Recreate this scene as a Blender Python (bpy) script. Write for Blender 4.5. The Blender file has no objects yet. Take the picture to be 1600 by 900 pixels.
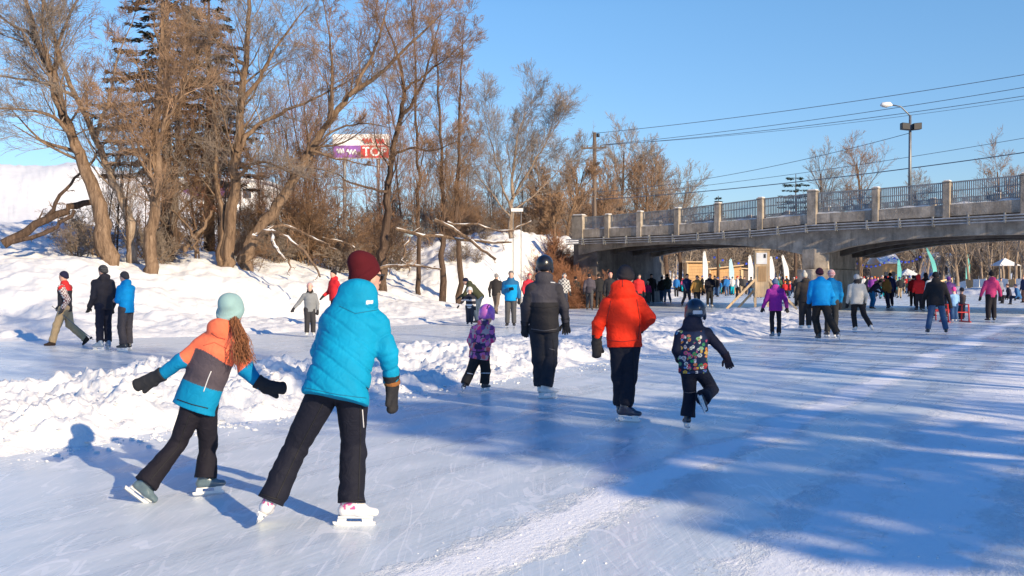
import bpy, bmesh, math, random
import numpy as np
from mathutils import Vector, Matrix

# ------------------------------------------------------------------ camera, sky, sun, exposure
scene = bpy.context.scene
COL = scene.collection
CAM_H = 1.55
PITCH = math.radians(0.59)
FPX = 1555.0
cam_data = bpy.data.cameras.new('camera')
cam_data.lens = 36.0 * FPX / 1600.0
cam_data.sensor_width = 36.0
cam_data.clip_start = 0.1
cam_data.clip_end = 3000.0
cam = bpy.data.objects.new('camera', cam_data)
COL.objects.link(cam)
cam.location = (0, 0, CAM_H)
cam.rotation_euler = (math.pi / 2 - PITCH, 0, 0)
scene.camera = cam

SUN_AZ = math.radians(42)      # shadows run this far left of straight ahead
SUN_EL = math.radians(22)
world = bpy.data.worlds.new('World')
scene.world = world
world.use_nodes = True
wn = world.node_tree
wn.nodes.clear()
w_out = wn.nodes.new('ShaderNodeOutputWorld')
w_bg = wn.nodes.new('ShaderNodeBackground')
w_sky = wn.nodes.new('ShaderNodeTexSky')
w_sky.sky_type = 'NISHITA'
w_sky.sun_disc = False
w_sky.sun_elevation = SUN_EL
w_sky.sun_rotation = math.pi - SUN_AZ   # direction to the sun: (sin az, -cos az)
w_sky.altitude = 100
w_sky.air_density = 1.0
w_sky.dust_density = 0.3
w_sky.ozone_density = 2.6
w_bg.inputs['Strength'].default_value = 0.106
# a clear, cold, deep blue winter sky: the Sky Texture tinted by height above the horizon
w_tc = wn.nodes.new('ShaderNodeTexCoord'); w_sep = wn.nodes.new('ShaderNodeSeparateXYZ')
wn.links.new(w_tc.outputs['Generated'], w_sep.inputs[0])
w_rmp = wn.nodes.new('ShaderNodeValToRGB')
for _ in range(2): w_rmp.color_ramp.elements.new(0.5)
for e, (p_, c_) in zip(w_rmp.color_ramp.elements, [(0.0, (.74, .80, 1.0)), (0.26, (.82, 1.10, 1.28)), (0.5, (.34, .88, 1.45)), (1.0, (.22, .90, 1.62))]):
    e.position = p_; e.color = c_ + (1,)
wn.links.new(w_sep.outputs['Z'], w_rmp.inputs[0])
w_mul = wn.nodes.new('ShaderNodeMix'); w_mul.data_type = 'RGBA'; w_mul.blend_type = 'MULTIPLY'
w_mul.inputs[0].default_value = 1.0
wn.links.new(w_sky.outputs[0], w_mul.inputs[6]); wn.links.new(w_rmp.outputs[0], w_mul.inputs[7])
wn.links.new(w_mul.outputs[2], w_bg.inputs[0])
wn.links.new(w_bg.outputs[0], w_out.inputs[0])

sun_data = bpy.data.lights.new('sun', 'SUN')
sun_data.energy = 5.0
sun_data.angle = math.radians(0.53)
sun_data.color = (1.0, 0.80, 0.53)
sun = bpy.data.objects.new('sun', sun_data)
COL.objects.link(sun)
_to_sun = Vector((math.sin(SUN_AZ) * math.cos(SUN_EL), -math.cos(SUN_AZ) * math.cos(SUN_EL), math.sin(SUN_EL)))
sun.rotation_euler = _to_sun.to_track_quat('Z', 'Y').to_euler()
sun.location = (20, -25, 20)

scene.view_settings.view_transform = 'Standard'
scene.view_settings.look = 'None'
scene.view_settings.exposure = 0.45
scene.view_settings.gamma = 1.0
scene.cycles.use_adaptive_sampling = True
scene.cycles.max_bounces = 6
scene.cycles.use_denoising = True

# ------------------------------------------------------------------ helpers: points
def at(px, py, Y):
    """the point at photo pixel (px, py) whose distance along the view is Y metres"""
    dx = (px - 800.0) / FPX
    dz = (450.0 - py) / FPX
    fy = math.cos(PITCH) + dz * math.sin(PITCH)
    fz = -math.sin(PITCH) + dz * math.cos(PITCH)
    k = Y / fy
    return np.array([dx * k, Y, CAM_H + fz * k])

def ground(px, py, z=0.0):
    dx = (px - 800.0) / FPX
    dz = (450.0 - py) / FPX
    fy = math.cos(PITCH) + dz * math.sin(PITCH)
    fz = -math.sin(PITCH) + dz * math.cos(PITCH)
    k = (z - CAM_H) / fz
    return np.array([dx * k, fy * k, z])

def V(*a):
    return np.array(a, dtype=float)

def nrm(v):
    v = np.asarray(v, dtype=float)
    n = np.linalg.norm(v)
    return v / n if n > 1e-9 else v

# ------------------------------------------------------------------ helpers: noise (numpy)
def _hash(ix, iy, iz, seed):
    h = (ix * 374761393 + iy * 668265263 + iz * 2147483647 % 1274126177 + seed * 974711) & 0xffffffff
    h = (ix.astype(np.int64) * 374761393 + iy.astype(np.int64) * 668265263 + iz.astype(np.int64) * 1274126177 + seed * 974711) & 0xffffffff
    h = ((h ^ (h >> 13)) * 1103515245) & 0xffffffff
    h = ((h ^ (h >> 16)) * 2654435761) & 0xffffffff
    return ((h ^ (h >> 15)) & 0xffff).astype(np.float32) / 65535.0

def vnoise(x, y, z, seed=0):
    x = np.asarray(x, dtype=np.float32); y = np.asarray(y, dtype=np.float32); z = np.asarray(z, dtype=np.float32)
    x, y, z = np.broadcast_arrays(x, y, z)
    ix = np.floor(x).astype(np.int64); iy = np.floor(y).astype(np.int64); iz = np.floor(z).astype(np.int64)
    fx = x - ix; fy = y - iy; fz = z - iz
    fx = fx * fx * (3 - 2 * fx); fy = fy * fy * (3 - 2 * fy); fz = fz * fz * (3 - 2 * fz)
    r = 0
    for a in (0, 1):
        wx = fx if a else 1 - fx
        for b in (0, 1):
            wy = fy if b else 1 - fy
            for c in (0, 1):
                wz = fz if c else 1 - fz
                r = r + wx * wy * wz * _hash(ix + a, iy + b, iz + c, seed)
    return r * 2 - 1          # -1 .. 1

def noise2(x, y, seed=0):
    x = np.asarray(x, dtype=np.float64); y = np.asarray(y, dtype=np.float64)
    ix = np.floor(x).astype(np.int64); iy = np.floor(y).astype(np.int64)
    fx = x - ix; fy = y - iy
    fx = fx * fx * (3 - 2 * fx); fy = fy * fy * (3 - 2 * fy)
    z = np.zeros_like(ix)
    return ((_hash(ix, iy, z, seed) * (1 - fx) + _hash(ix + 1, iy, z, seed) * fx) * (1 - fy)
            + (_hash(ix, iy + 1, z, seed) * (1 - fx) + _hash(ix + 1, iy + 1, z, seed) * fx) * fy) * 2 - 1

def fbm2(x, y, octaves=4, seed=0, gain=0.5, lac=2.03):
    s = 0; a = 1.0; f = 1.0
    for o in range(octaves):
        s = s + a * noise2(x * f + 17.3 * o, y * f - 9.1 * o, seed + o)
        a *= gain; f *= lac
    return s

# ------------------------------------------------------------------ helpers: objects
def mesh_from(verts, faces, name='mesh', smooth=True, colors=None):
    """verts Nx3, faces: NxK array or list of lists"""
    me = bpy.data.meshes.new(name)
    verts = np.asarray(verts, dtype=np.float32)
    if isinstance(faces, np.ndarray) and faces.ndim == 2:
        nf, k = faces.shape
        me.vertices.add(len(verts)); me.vertices.foreach_set('co', verts.ravel())
        me.loops.add(nf * k); me.loops.foreach_set('vertex_index', faces.astype(np.int32).ravel())
        me.polygons.add(nf)
        me.polygons.foreach_set('loop_start', np.arange(0, nf * k, k, dtype=np.int32))
        me.polygons.foreach_set('loop_total', np.full(nf, k, dtype=np.int32))
        me.update(calc_edges=True)
        me.validate()
    else:
        me.from_pydata([tuple(map(float, v)) for v in verts], [], [list(f) for f in faces])
        me.update()
    if len(me.polygons):
        me.polygons.foreach_set('use_smooth', np.full(len(me.polygons), smooth, dtype=bool))
    if colors is not None and len(me.vertices) == len(colors):
        ca = me.color_attributes.new('col', 'FLOAT_COLOR', 'POINT')
        c4 = np.ones((len(colors), 4), dtype=np.float32); c4[:, :3] = colors
        ca.data.foreach_set('color', c4.ravel())
    return me

def link(name, data, mat=None, parent=None, loc=None):
    o = bpy.data.objects.new(name, data)
    COL.objects.link(o)
    if mat is not None:
        for m in (mat if isinstance(mat, (list, tuple)) else [mat]):
            data.materials.append(m)
    if loc is not None:
        o.location = tuple(loc)
    if parent is not None:
        o.parent = parent
    return o

def tag(o, label=None, cat=None, group=None, kind=None):
    if label: o['label'] = label
    if cat: o['category'] = cat
    if group: o['group'] = group
    if kind: o['kind'] = kind
    return o

def empty(name, loc, label, cat, group=None):
    o = bpy.data.objects.new(name, None)
    o.empty_display_size = 0.2
    COL.objects.link(o)
    o.location = tuple(float(c) for c in loc)
    return tag(o, label, cat, group)

class MB:
    """collects simple solids; build() links them as one mesh object"""
    def __init__(self):
        self.v = []; self.f = []
    def add(self, verts, faces):
        n = len(self.v)
        self.v += [tuple(map(float, p)) for p in verts]
        self.f += [tuple(i + n for i in f) for f in faces]
        return self
    def box(self, c, size, ex=(1, 0, 0), ey=(0, 1, 0), ez=(0, 0, 1)):
        c = np.asarray(c, float); ex = nrm(ex); ey = nrm(ey); ez = nrm(ez)
        h = np.asarray(size, float) / 2
        vs = [c + ex * h[0] * a + ey * h[1] * b + ez * h[2] * d for a in (-1, 1) for b in (-1, 1) for d in (-1, 1)]
        return self.add(vs, [(0, 1, 3, 2), (4, 6, 7, 5), (0, 4, 5, 1), (2, 3, 7, 6), (0, 2, 6, 4), (1, 5, 7, 3)])
    def beam(self, a, b, w, h, up=(0, 0, 1)):
        a = np.asarray(a, float); b = np.asarray(b, float)
        d = nrm(b - a); s = nrm(np.cross(d, up))
        if np.linalg.norm(s) < 0.5: s = V(1, 0, 0)
        u = nrm(np.cross(s, d))
        return self.box((a + b) / 2, (np.linalg.norm(b - a), w, h), d, s, u)
    def tube(self, pts, rad, n=8, caps=True):
        pts = [np.asarray(p, float) for p in pts]
        if not hasattr(rad, '__len__'): rad = [rad] * len(pts)
        rings = []
        ref = V(0.3, 0.2, 0.93) if abs(nrm(pts[-1] - pts[0])[2]) < 0.9 else V(1, 0.1, 0)
        for i, p in enumerate(pts):
            t = nrm(pts[min(i + 1, len(pts) - 1)] - pts[max(i - 1, 0)])
            u = nrm(np.cross(t, ref)); w = np.cross(t, u)
            rings.append([p + rad[i] * (math.cos(2 * math.pi * k / n) * u + math.sin(2 * math.pi * k / n) * w) for k in range(n)])
        vs = [q for r in rings for q in r]
        fs = []
        for i in range(len(pts) - 1):
            for k in range(n):
                fs.append((i * n + k, i * n + (k + 1) % n, (i + 1) * n + (k + 1) % n, (i + 1) * n + k))
        if caps:
            fs.append(tuple(reversed(range(n)))); fs.append(tuple((len(pts) - 1) * n + k for k in range(n)))
        return self.add(vs, fs)
    def prism(self, poly, d):
        """poly: list of 3D points (planar), extruded by vector d"""
        n = len(poly); d = np.asarray(d, float)
        vs = [np.asarray(p, float) for p in poly] + [np.asarray(p, float) + d for p in poly]
        fs = [tuple(reversed(range(n))), tuple(range(n, 2 * n))]
        fs += [(i, (i + 1) % n, (i + 1) % n + n, i + n) for i in range(n)]
        return self.add(vs, fs)
    def build(self, name, mat, parent=None, smooth=False, bevel=0.0, origin=None):
        me = bpy.data.meshes.new(name)
        vv = self.v
        if parent is not None and origin is None:
            origin = parent.matrix_world.translation if False else parent.location
        if origin is not None:
            vv = [(p[0] - origin[0], p[1] - origin[1], p[2] - origin[2]) for p in vv]
        me.from_pydata(vv, [], self.f)
        bm = bmesh.new(); bm.from_mesh(me)
        bmesh.ops.recalc_face_normals(bm, faces=bm.faces)
        if bevel > 0:
            bmesh.ops.bevel(bm, geom=list(bm.edges), offset=bevel, segments=1, affect='EDGES', clamp_overlap=True)
        bm.to_mesh(me); bm.free()
        me.update()
        if smooth:
            me.polygons.foreach_set('use_smooth', [True] * len(me.polygons))
        o = link(name, me, mat)
        if parent is not None:
            o.parent = parent
        elif origin is not None:
            o.location = tuple(origin)
        return o

# ------------------------------------------------------------------ materials
def new_mat(name):
    m = bpy.data.materials.new(name)
    m.use_nodes = True
    nt = m.node_tree
    b = nt.nodes['Principled BSDF']
    return m, nt, b

def N(nt, kind, **kw):
    n = nt.nodes.new('ShaderNode' + kind)
    for k, v in kw.items():
        setattr(n, k, v)
    return n

def objcoord(nt, scale=(1, 1, 1), rot=(0, 0, 0), src='Object'):
    tc = N(nt, 'TexCoord'); mp = N(nt, 'Mapping')
    mp.inputs['Scale'].default_value = scale; mp.inputs['Rotation'].default_value = rot
    nt.links.new(tc.outputs[src], mp.inputs['Vector'])
    return mp.outputs[0]

def noise_node(nt, vec, scale, detail=4, rough=0.55, dist=0.0):
    n = N(nt, 'TexNoise')
    n.inputs['Scale'].default_value = scale; n.inputs['Detail'].default_value = detail
    n.inputs['Roughness'].default_value = rough; n.inputs['Distortion'].default_value = dist
    nt.links.new(vec, n.inputs['Vector'])
    return n.outputs['Fac']

def ramp(nt, fac, stops):
    r = N(nt, 'ValToRGB')
    els = r.color_ramp.elements
    while len(els) < len(stops): els.new(0.5)
    for e, (p, c) in zip(els, stops):
        e.position = p
        e.color = (c, c, c, 1) if not hasattr(c, '__len__') else tuple(c) + (1,)
    nt.links.new(fac, r.inputs[0])
    return r.outputs[0]

def mixc(nt, fac, a, b, mode='MIX'):
    m = N(nt, 'Mix', data_type='RGBA', blend_type=mode)
    for sock, v in ((m.inputs[0], fac), (m.inputs[6], a), (m.inputs[7], b)):
        if hasattr(v, 'is_output') or isinstance(v, bpy.types.NodeSocket): nt.links.new(v, sock)
        elif hasattr(v, '__len__'): sock.default_value = tuple(v) + ((1,) if len(v) == 3 else ())
        else: sock.default_value = v
    return m.outputs[2]

def math_n(nt, op, a, b=None, c=None):
    m = N(nt, 'Math', operation=op)
    for i, v in enumerate((a, b, c)):
        if v is None: continue
        if isinstance(v, bpy.types.NodeSocket): nt.links.new(v, m.inputs[i])
        else: m.inputs[i].default_value = v
    return m.outputs[0]

def bump(nt, b, height, strength=0.3, dist=0.02, prev=None):
    n = N(nt, 'Bump')
    n.inputs['Strength'].default_value = strength; n.inputs['Distance'].default_value = dist
    nt.links.new(height, n.inputs['Height'])
    if prev is not None: nt.links.new(prev, n.inputs['Normal'])
    nt.links.new(n.outputs[0], b.inputs['Normal'])
    return n.outputs[0]

def simple_mat(name, col, rough=0.6, metal=0.0, vary=0.12, scale=3.0, bumps=0.15, bscale=30.0, bdist=0.01):
    m, nt, b = new_mat(name)
    vec = objcoord(nt)
    f = noise_node(nt, vec, scale, 5)
    lo = tuple(c * (1 - vary * 1.6) for c in col); hi = tuple(min(1, c * (1 + vary * 1.6)) for c in col)
    c = ramp(nt, f, [(0.3, lo), (0.7, hi)])
    nt.links.new(c, b.inputs['Base Color'])
    b.inputs['Roughness'].default_value = rough
    b.inputs['Metallic'].default_value = metal
    if bumps > 0:
        bump(nt, b, noise_node(nt, vec, bscale, 4), bumps, bdist)
    return m

M = {}
def cloth_mat(name, rough=0.8, weave=160.0, wr=0.35, wscale=9.0, coat=0.0, spec=0.35):
    m, nt, b = new_mat(name)
    a = N(nt, 'Attribute'); a.attribute_name = 'col'
    vec = objcoord(nt)
    f = noise_node(nt, vec, 5.0, 5, 0.6)
    k = ramp(nt, f, [(0.3, 0.86), (0.7, 1.08)])
    c = mixc(nt, 1.0, a.outputs['Color'], k, 'MULTIPLY')
    nt.links.new(c, b.inputs['Base Color'])
    b.inputs['Roughness'].default_value = rough
    b.inputs['Specular IOR Level'].default_value = spec
    b.inputs['Coat Weight'].default_value = coat
    b.inputs['Coat Roughness'].default_value = 0.35
    n1 = bump(nt, b, noise_node(nt, vec, wscale, 3, 0.5, 1.2), wr, 0.03)
    bump(nt, b, noise_node(nt, vec, weave, 2), 0.12, 0.004, n1)
    return m
M['cloth'] = cloth_mat('cloth')
M['shell'] = cloth_mat('shell_fabric', rough=0.78, wscale=14.0, wr=0.35, spec=0.22)
M['knit'] = cloth_mat('knit', rough=0.95, weave=260.0, wr=0.1, spec=0.15)
M['skin'] = cloth_mat('skin', rough=0.55, weave=300, wr=0.05, spec=0.4)
M['gloss'] = cloth_mat('hard_shell', rough=0.25, weave=20, wr=0.0, coat=0.4, spec=0.5)
M['hair'] = cloth_mat('hair', rough=0.5, weave=120, wr=0.6, wscale=40, spec=0.4)
M['steel'] = simple_mat('steel', (0.5, 0.52, 0.55), 0.3, 1.0, 0.05, bumps=0.0)
M['metal_grey'] = simple_mat('grey_metal', (0.2, 0.21, 0.22), 0.5, 0.6, 0.15)
M['black_metal'] = simple_mat('black_metal', (0.03, 0.03, 0.035), 0.5, 0.3, 0.1)
M['wood_new'] = None
# ------------------------------------------------------------------ ground, ice, snow
CDIR = nrm(V(0.515, 0.857, 0))           # the way the canal runs
CN = V(-CDIR[1], CDIR[0], 0)             # towards the left bank

LEFT_SHORE = np.array([(-70, -10), (-40, 14), (-22, 21.5), (-12, 24.3), (-8.2, 26.2), (-2.2, 34), (1.4, 46), (3.2, 55), (8.5, 65), (13, 77), (20, 102), (34, 140), (60, 190)], float)
RIGHT_SHORE = np.array([(2, -40), (6.5, -12), (10.5, 0), (19, 15), (27, 29), (31, 40), (34, 52), (37, 66), (41, 88), (47, 112), (62, 150), (90, 200)], float)
RIDGE = [(-12.5, -4, 1.8, .38), (-7.0, 5.0, 1.9, .42), (-4.75, 8.4, 1.9, .44), (-3.55, 9.75, 1.9, .46), (-2.7, 11.2, 1.9, .42), (-1.6, 13.2, 1.8, .34), (0.1, 15.8, 1.8, .28),
         (2.6, 19.6, 2.3, .27), (6.4, 26.0, 2.6, .27), (9.8, 34.0, 2.3, .28), (12.9, 43.5, 1.4, .3), (15, 50, 1.0, .3)]

def seg_dist(x, y, P, sgn=True):
    best = np.full(x.shape, 1e9); sd = np.zeros_like(best); idx = np.zeros(x.shape, int); tt = np.zeros_like(best)
    for i in range(len(P) - 1):
        ax, ay = P[i][0], P[i][1]; bx, by = P[i + 1][0] - ax, P[i + 1][1] - ay
        L2 = bx * bx + by * by
        t = np.clip(((x - ax) * bx + (y - ay) * by) / L2, 0, 1)
        dx = x - ax - t * bx; dy = y - ay - t * by
        d = np.hypot(dx, dy)
        s = np.sign(bx * dy - by * dx)
        m = d < best - 1e-9
        best = np.where(m, d, best); sd = np.where(m, d * np.where(s == 0, 1, s), sd)
        idx = np.where(m, i, idx); tt = np.where(m, t, tt)
    return (sd if sgn else best), idx, tt

def smooth(a, b, x):
    t = np.clip((x - a) / (b - a), 0, 1)
    return t * t * (3 - 2 * t)

RC = np.array([(p[0] + CN[0] * p[2], p[1] + CN[1] * p[2]) for p in RIDGE])
RWH = np.array([(p[2], p[3]) for p in RIDGE])

def height(x, y):
    x = np.asarray(x, float); y = np.asarray(y, float)
    wob = 0.35 * noise2(x * .35, y * .35, 5) + 0.12 * noise2(x * 1.6, y * 1.6, 6)
    dl, _, _ = seg_dist(x, y, LEFT_SHORE)
    dl = dl + wob
    # left bank: packed snow lip, then the bank up to a wooded shelf and the field behind
    prof = np.interp(dl, [-3, -0.2, 0, 0.6, 2.2, 4.5, 6.5, 9.5, 12.5, 17, 26, 34, 50, 120], [-.4, -.1, 0, .07, .16, .5, 1.25, 2.15, 2.4, 2.8, 4.2, 4.7, 5.0, 5.4])
    lump = np.clip(dl / 4.0, 0, 1)
    hl = prof + lump * (0.22 * fbm2(x * .28, y * .28, 3, 11) + 0.10 * fbm2(x * .9, y * .9, 3, 12)) + np.clip(dl, 0, .5) * 0.12 * fbm2(x * 2.6, y * 2.6, 3, 13)
    # the high white slope at the far left
    hill = 6.3 * smooth(-24, -37, x) * smooth(64, 86, y) * smooth(180, 120, y)
    hl = hl + hill
    # embankment carrying the road to the bridge
    bt = (x - 14.2) * .766 - (y - 47.0) * .643; bn = (x - 14.2) * .643 + (y - 47.0) * .766
    blo = -10.8 - 3.2 * smooth(-1.6, -0.2, bn)
    bs = np.clip((blo - bt) / (blo + 15.5), 0, 1)
    emb = 4.25 * bs * bs * (3 - 2 * bs) * smooth(-1.0, 5.0, dl) * smooth(-17, -0.2, bn) * smooth(19, 9.5, bn) * smooth(-60, -25, bt)
    hl = np.maximum(hl, emb + (0.30 * fbm2(x * .55, y * .55, 4, 15) + .14 * np.abs(noise2(x * 2.3, y * 2.3, 16))) * np.clip(emb, 0, 1) - .15)
    dr, _, _ = seg_dist(x, y, RIGHT_SHORE)
    dr = -dr + wob
    profr = np.interp(dr, [-3, -0.2, 0, 0.6, 2.0, 5, 10, 18, 60], [-.4, -.1, 0, .25, .6, 1.0, 1.9, 2.4, 3.0])
    far = smooth(60, 75, y)
    profr = profr * (1 - 0.45 * far)
    hr = profr + np.clip(dr, 0, 1) * (0.22 * fbm2(x * .5, y * .5, 4, 21))
    # ploughed ridge between the two lanes
    d, i, t = seg_dist(x, y, RC)
    w = RWH[i, 0] * (1 - t) + RWH[np.minimum(i + 1, len(RWH) - 1), 0] * t
    h = RWH[i, 1] * (1 - t) + RWH[np.minimum(i + 1, len(RWH) - 1), 1] * t
    side = d / w
    side = side + 0.13 * noise2(x * 1.1, y * 1.1, 31) + 0.06 * noise2(x * 4, y * 4, 32)
    # steeper towards the viewer, gentler at the back
    prof2 = np.clip(1 - np.abs(np.where(side > 0.0, side * 0.95, side)) ** 2.2, -1.0, 1)
    big = fbm2(x * .8, y * .8, 2, 33)
    rid = 1 - np.abs(fbm2(x * 2.1, y * 2.1, 3, 34, 0.55))
    chunk = np.abs(noise2(x * 6.5, y * 6.5, 36)) * .6 + np.abs(noise2(x * 13, y * 13, 37)) * .35 + 0.2 * np.abs(noise2(x * 26, y * 26, 38))
    nearf = smooth(24, 12, y)
    hm = h * prof2 * (0.8 + 0.5 * big)
    body = np.clip(prof2 * 2.2, 0, 1)
    hm = hm + body * (rid - .55) * 0.15 * (0.4 + .6 * nearf) + body * (chunk ** 1.3) * 0.125 * (0.35 + .65 * nearf)
    hm = np.where(prof2 > 0, hm, prof2 * 0.5)
    end = (np.abs(side) > 1.4)
    hm = np.where(end, -0.3, hm)
    # trampled hollows in the ridge where people step across
    for (cx, cy, r, dep) in ((-1.9, 15.3, .75, .17), (-1.2, 16.6, .6, .12), (-5.6, 12.2, .6, .12), (8.6, 31, 1.1, .14), (10.4, 36.5, 1.2, .16), (7.8, 28.5, .7, .1)):
        hm = hm - dep * np.exp(-((x - cx) ** 2 + (y - cy) ** 2) / r ** 2) * (hm > 0.05)
    H = np.maximum(np.maximum(hl, hr), hm)
    # far end of the canal
    H = np.maximum(H, np.interp(y, [150, 185, 260], [-.4, .8, 3.0]) + 0.3 * fbm2(x * .1, y * .1, 2, 41))
    return np.maximum(H, -0.4)

def hz(x, y):
    return float(height(np.array([x]), np.array([y]))[0])

def build_terrain():
    a_in = np.radians(np.linspace(-31, 31, 860))
    a_out = np.radians(np.arange(31 + 1.6, 329 - 0.8, 1.6))
    ang = np.concatenate([a_in, a_out])
    r1 = np.exp(np.linspace(math.log(1.2), math.log(6.5), 26))[:-1]
    r2 = np.exp(np.linspace(math.log(6.5), math.log(75), 640))
    r3 = np.exp(np.linspace(math.log(75), math.log(1500), 170))[1:]
    rad = np.concatenate([r1, r2, r3])
    A, R = np.meshgrid(ang, rad)
    X = R * np.sin(A); Y = R * np.cos(A)
    Z = height(X.ravel(), Y.ravel()).reshape(X.shape)
    nr, na = X.shape
    idx = np.arange(nr * na).reshape(nr, na)
    nxt = np.roll(idx, -1, axis=1)
    q = np.stack([idx[:-1], nxt[:-1], nxt[1:], idx[1:]], -1).reshape(-1, 4)
    zz = Z.ravel()
    keep = (zz[q].max(axis=1) > -0.06)
    q = q[keep]
    used = np.unique(q)
    remap = np.full(nr * na, -1); remap[used] = np.arange(len(used))
    P = np.stack([X.ravel(), Y.ravel(), zz], -1)[used]
    return mesh_from(P, remap[q][:, ::-1].copy(), 'snow_ground')

def snow_mat():
    m, nt, b = new_mat('snow')
    vec = objcoord(nt)
    f = noise_node(nt, vec, 0.9, 6, 0.6)
    c = ramp(nt, f, [(0.3, (0.72, 0.72, 0.715)), (0.7, (0.80, 0.798, 0.79))])
    nt.links.new(c, b.inputs['Base Color'])
    b.inputs['Roughness'].default_value = 0.65
    b.inputs['Specular IOR Level'].default_value = 0.25
    n1 = bump(nt, b, noise_node(nt, vec, 7.0, 6, 0.62), 0.55, 0.06)
    bump(nt, b, noise_node(nt, vec, 42.0, 5, 0.7), 0.5, 0.012, n1)
    return m
M['snow'] = snow_mat()

def ice_mat():
    m, nt, b = new_mat('ice')
    rot = -math.atan2(CDIR[0], CDIR[1])      # bring the canal direction onto +Y
    tc = N(nt, 'TexCoord')
    mp = N(nt, 'Mapping'); mp.vector_type = 'POINT'
    mp.inputs['Rotation'].default_value = (0, 0, -rot)
    nt.links.new(tc.outputs['Object'], mp.inputs['Vector'])
    al = mp.outputs[0]
    def scaled(s):
        k = N(nt, 'VectorMath', operation='MULTIPLY'); k.inputs[1].default_value = s
        nt.links.new(al, k.inputs[0]); return k.outputs[0]
    # broad streaks left by skates and by the ploughs, running roughly with the canal
    streak = noise_node(nt, scaled((2.6, 0.55, 1)), 1.0, 6, 0.62, 0.4)
    fine = noise_node(nt, scaled((26, 3.2, 1)), 1.0, 5, 0.65, 0.2)
    # skater strokes go diagonally across
    mp2 = N(nt, 'Mapping'); mp2.inputs['Rotation'].default_value = (0, 0, math.radians(-62)); mp2.inputs['Scale'].default_value = (30, 1.6, 1)
    nt.links.new(tc.outputs['Object'], mp2.inputs['Vector'])
    stroke = noise_node(nt, mp2.outputs[0], 1.0, 4, 0.6, 0.3)
    base = ramp(nt, streak, [(0.28, (0.47, 0.55, 0.62)), (0.5, (0.60, 0.67, 0.71)), (0.74, (0.74, 0.78, 0.79))])
    c = mixc(nt, math_n(nt, 'MULTIPLY', ramp(nt, stroke, [(0.45, 0.0), (0.8, 1.0)]), 0.5), base, (0.78, 0.80, 0.83))
    c = mixc(nt, math_n(nt, 'MULTIPLY', ramp(nt, fine, [(0.5, 0.0), (0.78, 1.0)]), 0.4), c, (0.74, 0.78, 0.83))
    # thin scratches
    def scratches(ang, sc, off):
        mpx = N(nt, 'Mapping'); mpx.inputs['Rotation'].default_value = (0, 0, math.radians(ang)); mpx.inputs['Scale'].default_value = sc
        mpx.inputs['Location'].default_value = off
        nt.links.new(tc.outputs['Object'], mpx.inputs['Vector'])
        wv = noise_node(nt, mpx.outputs[0], 1.0, 1, 0.4, 0.12)
        d = math_n(nt, 'ABSOLUTE', math_n(nt, 'SUBTRACT', wv, 0.5))
        line = math_n(nt, 'LESS_THAN', d, 0.0055)
        br = noise_node(nt, scaled((2.4, 1.4, 1)), 1.7, 3)
        return math_n(nt, 'MULTIPLY', line, math_n(nt, 'GREATER_THAN', br, 0.47))
    s1 = scratches(-55, (2.2, .35, 1), (0, 0, 0)); s2 = scratches(20, (1.5, .3, 1), (4, 7, 0))
    sc = math_n(nt, 'MAXIMUM', s1, s2)
    for a_, sc_, of_ in ((-70, (7.0, .5, 1), (1, 3, 0)), (-40, (6.0, .45, 1), (9, 2, 0)), (-28, (4.0, .3, 1), (5, 5, 0)), (-62, (12.0, .7, 1), (3, 8, 0))):
        sc = math_n(nt, 'MAXIMUM', sc, math_n(nt, 'MULTIPLY', scratches(a_, sc_, of_), .7))
    c = mixc(nt, math_n(nt, 'MULTIPLY', sc, 0.6), c, (0.88, 0.90, 0.92))
    # rough white trails of scraped snow
    sep = N(nt, 'SeparateXYZ'); nt.links.new(al, sep.inputs[0])
    wig = noise_node(nt, scaled((0.0, 0.22, 0)), 1.0, 2)
    xx = math_n(nt, 'ADD', sep.outputs['X'], math_n(nt, 'MULTIPLY', math_n(nt, 'SUBTRACT', wig, 0.5), 1.0))
    rough_n = noise_node(nt, scaled((5.5, 3.0, 1)), 1.0, 7, 0.72)
    rough_f = noise_node(nt, scaled((22.0, 14.0, 1)), 1.0, 5, 0.75)
    def trail(x0, w, amt):      # x0 across the canal, half width, strength
        d = math_n(nt, 'DIVIDE', math_n(nt, 'ABSOLUTE', math_n(nt, 'SUBTRACT', xx, x0)), w)
        edge = math_n(nt, 'SUBTRACT', 1.0, d)
        v = math_n(nt, 'ADD', math_n(nt, 'MULTIPLY', edge, 0.62), math_n(nt, 'MULTIPLY', math_n(nt, 'SUBTRACT', rough_n, 0.5), 1.5))
        v = math_n(nt, 'ADD', v, math_n(nt, 'MULTIPLY', math_n(nt, 'SUBTRACT', rough_f, 0.5), 0.7))
        m_ = N(nt, 'Clamp'); nt.links.new(math_n(nt, 'MULTIPLY', v, 3.2), m_.inputs[0])
        return math_n(nt, 'MULTIPLY', m_.outputs[0], amt)
    tr = math_n(nt, 'MAXIMUM', trail(TR1, 0.30, 0.95), trail(TR2, 0.6, 0.92))
    tr = math_n(nt, 'MAXIMUM', tr, trail(TR3, 0.45, 0.7))
    c = mixc(nt, tr, c, (0.92, 0.92, 0.92))
    # scattered frost patches
    fr = ramp(nt, noise_node(nt, scaled((3.0, 0.5, 1)), 1.0, 9, 0.78, 0.3), [(0.52, 0.0), (0.80, 0.6)])
    c = mixc(nt, fr, c, (0.82, 0.84, 0.87))
    nt.links.new(c, b.inputs['Base Color'])
    rg = ramp(nt, streak, [(0.3, 0.20), (0.7, 0.42)])
    rr = mixc(nt, tr, rg, (0.85, 0.85, 0.85))
    nt.links.new(rr, b.inputs['Roughness'])
    b.inputs['IOR'].default_value = 1.31
    b.inputs['Specular IOR Level'].default_value = 0.5
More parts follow.
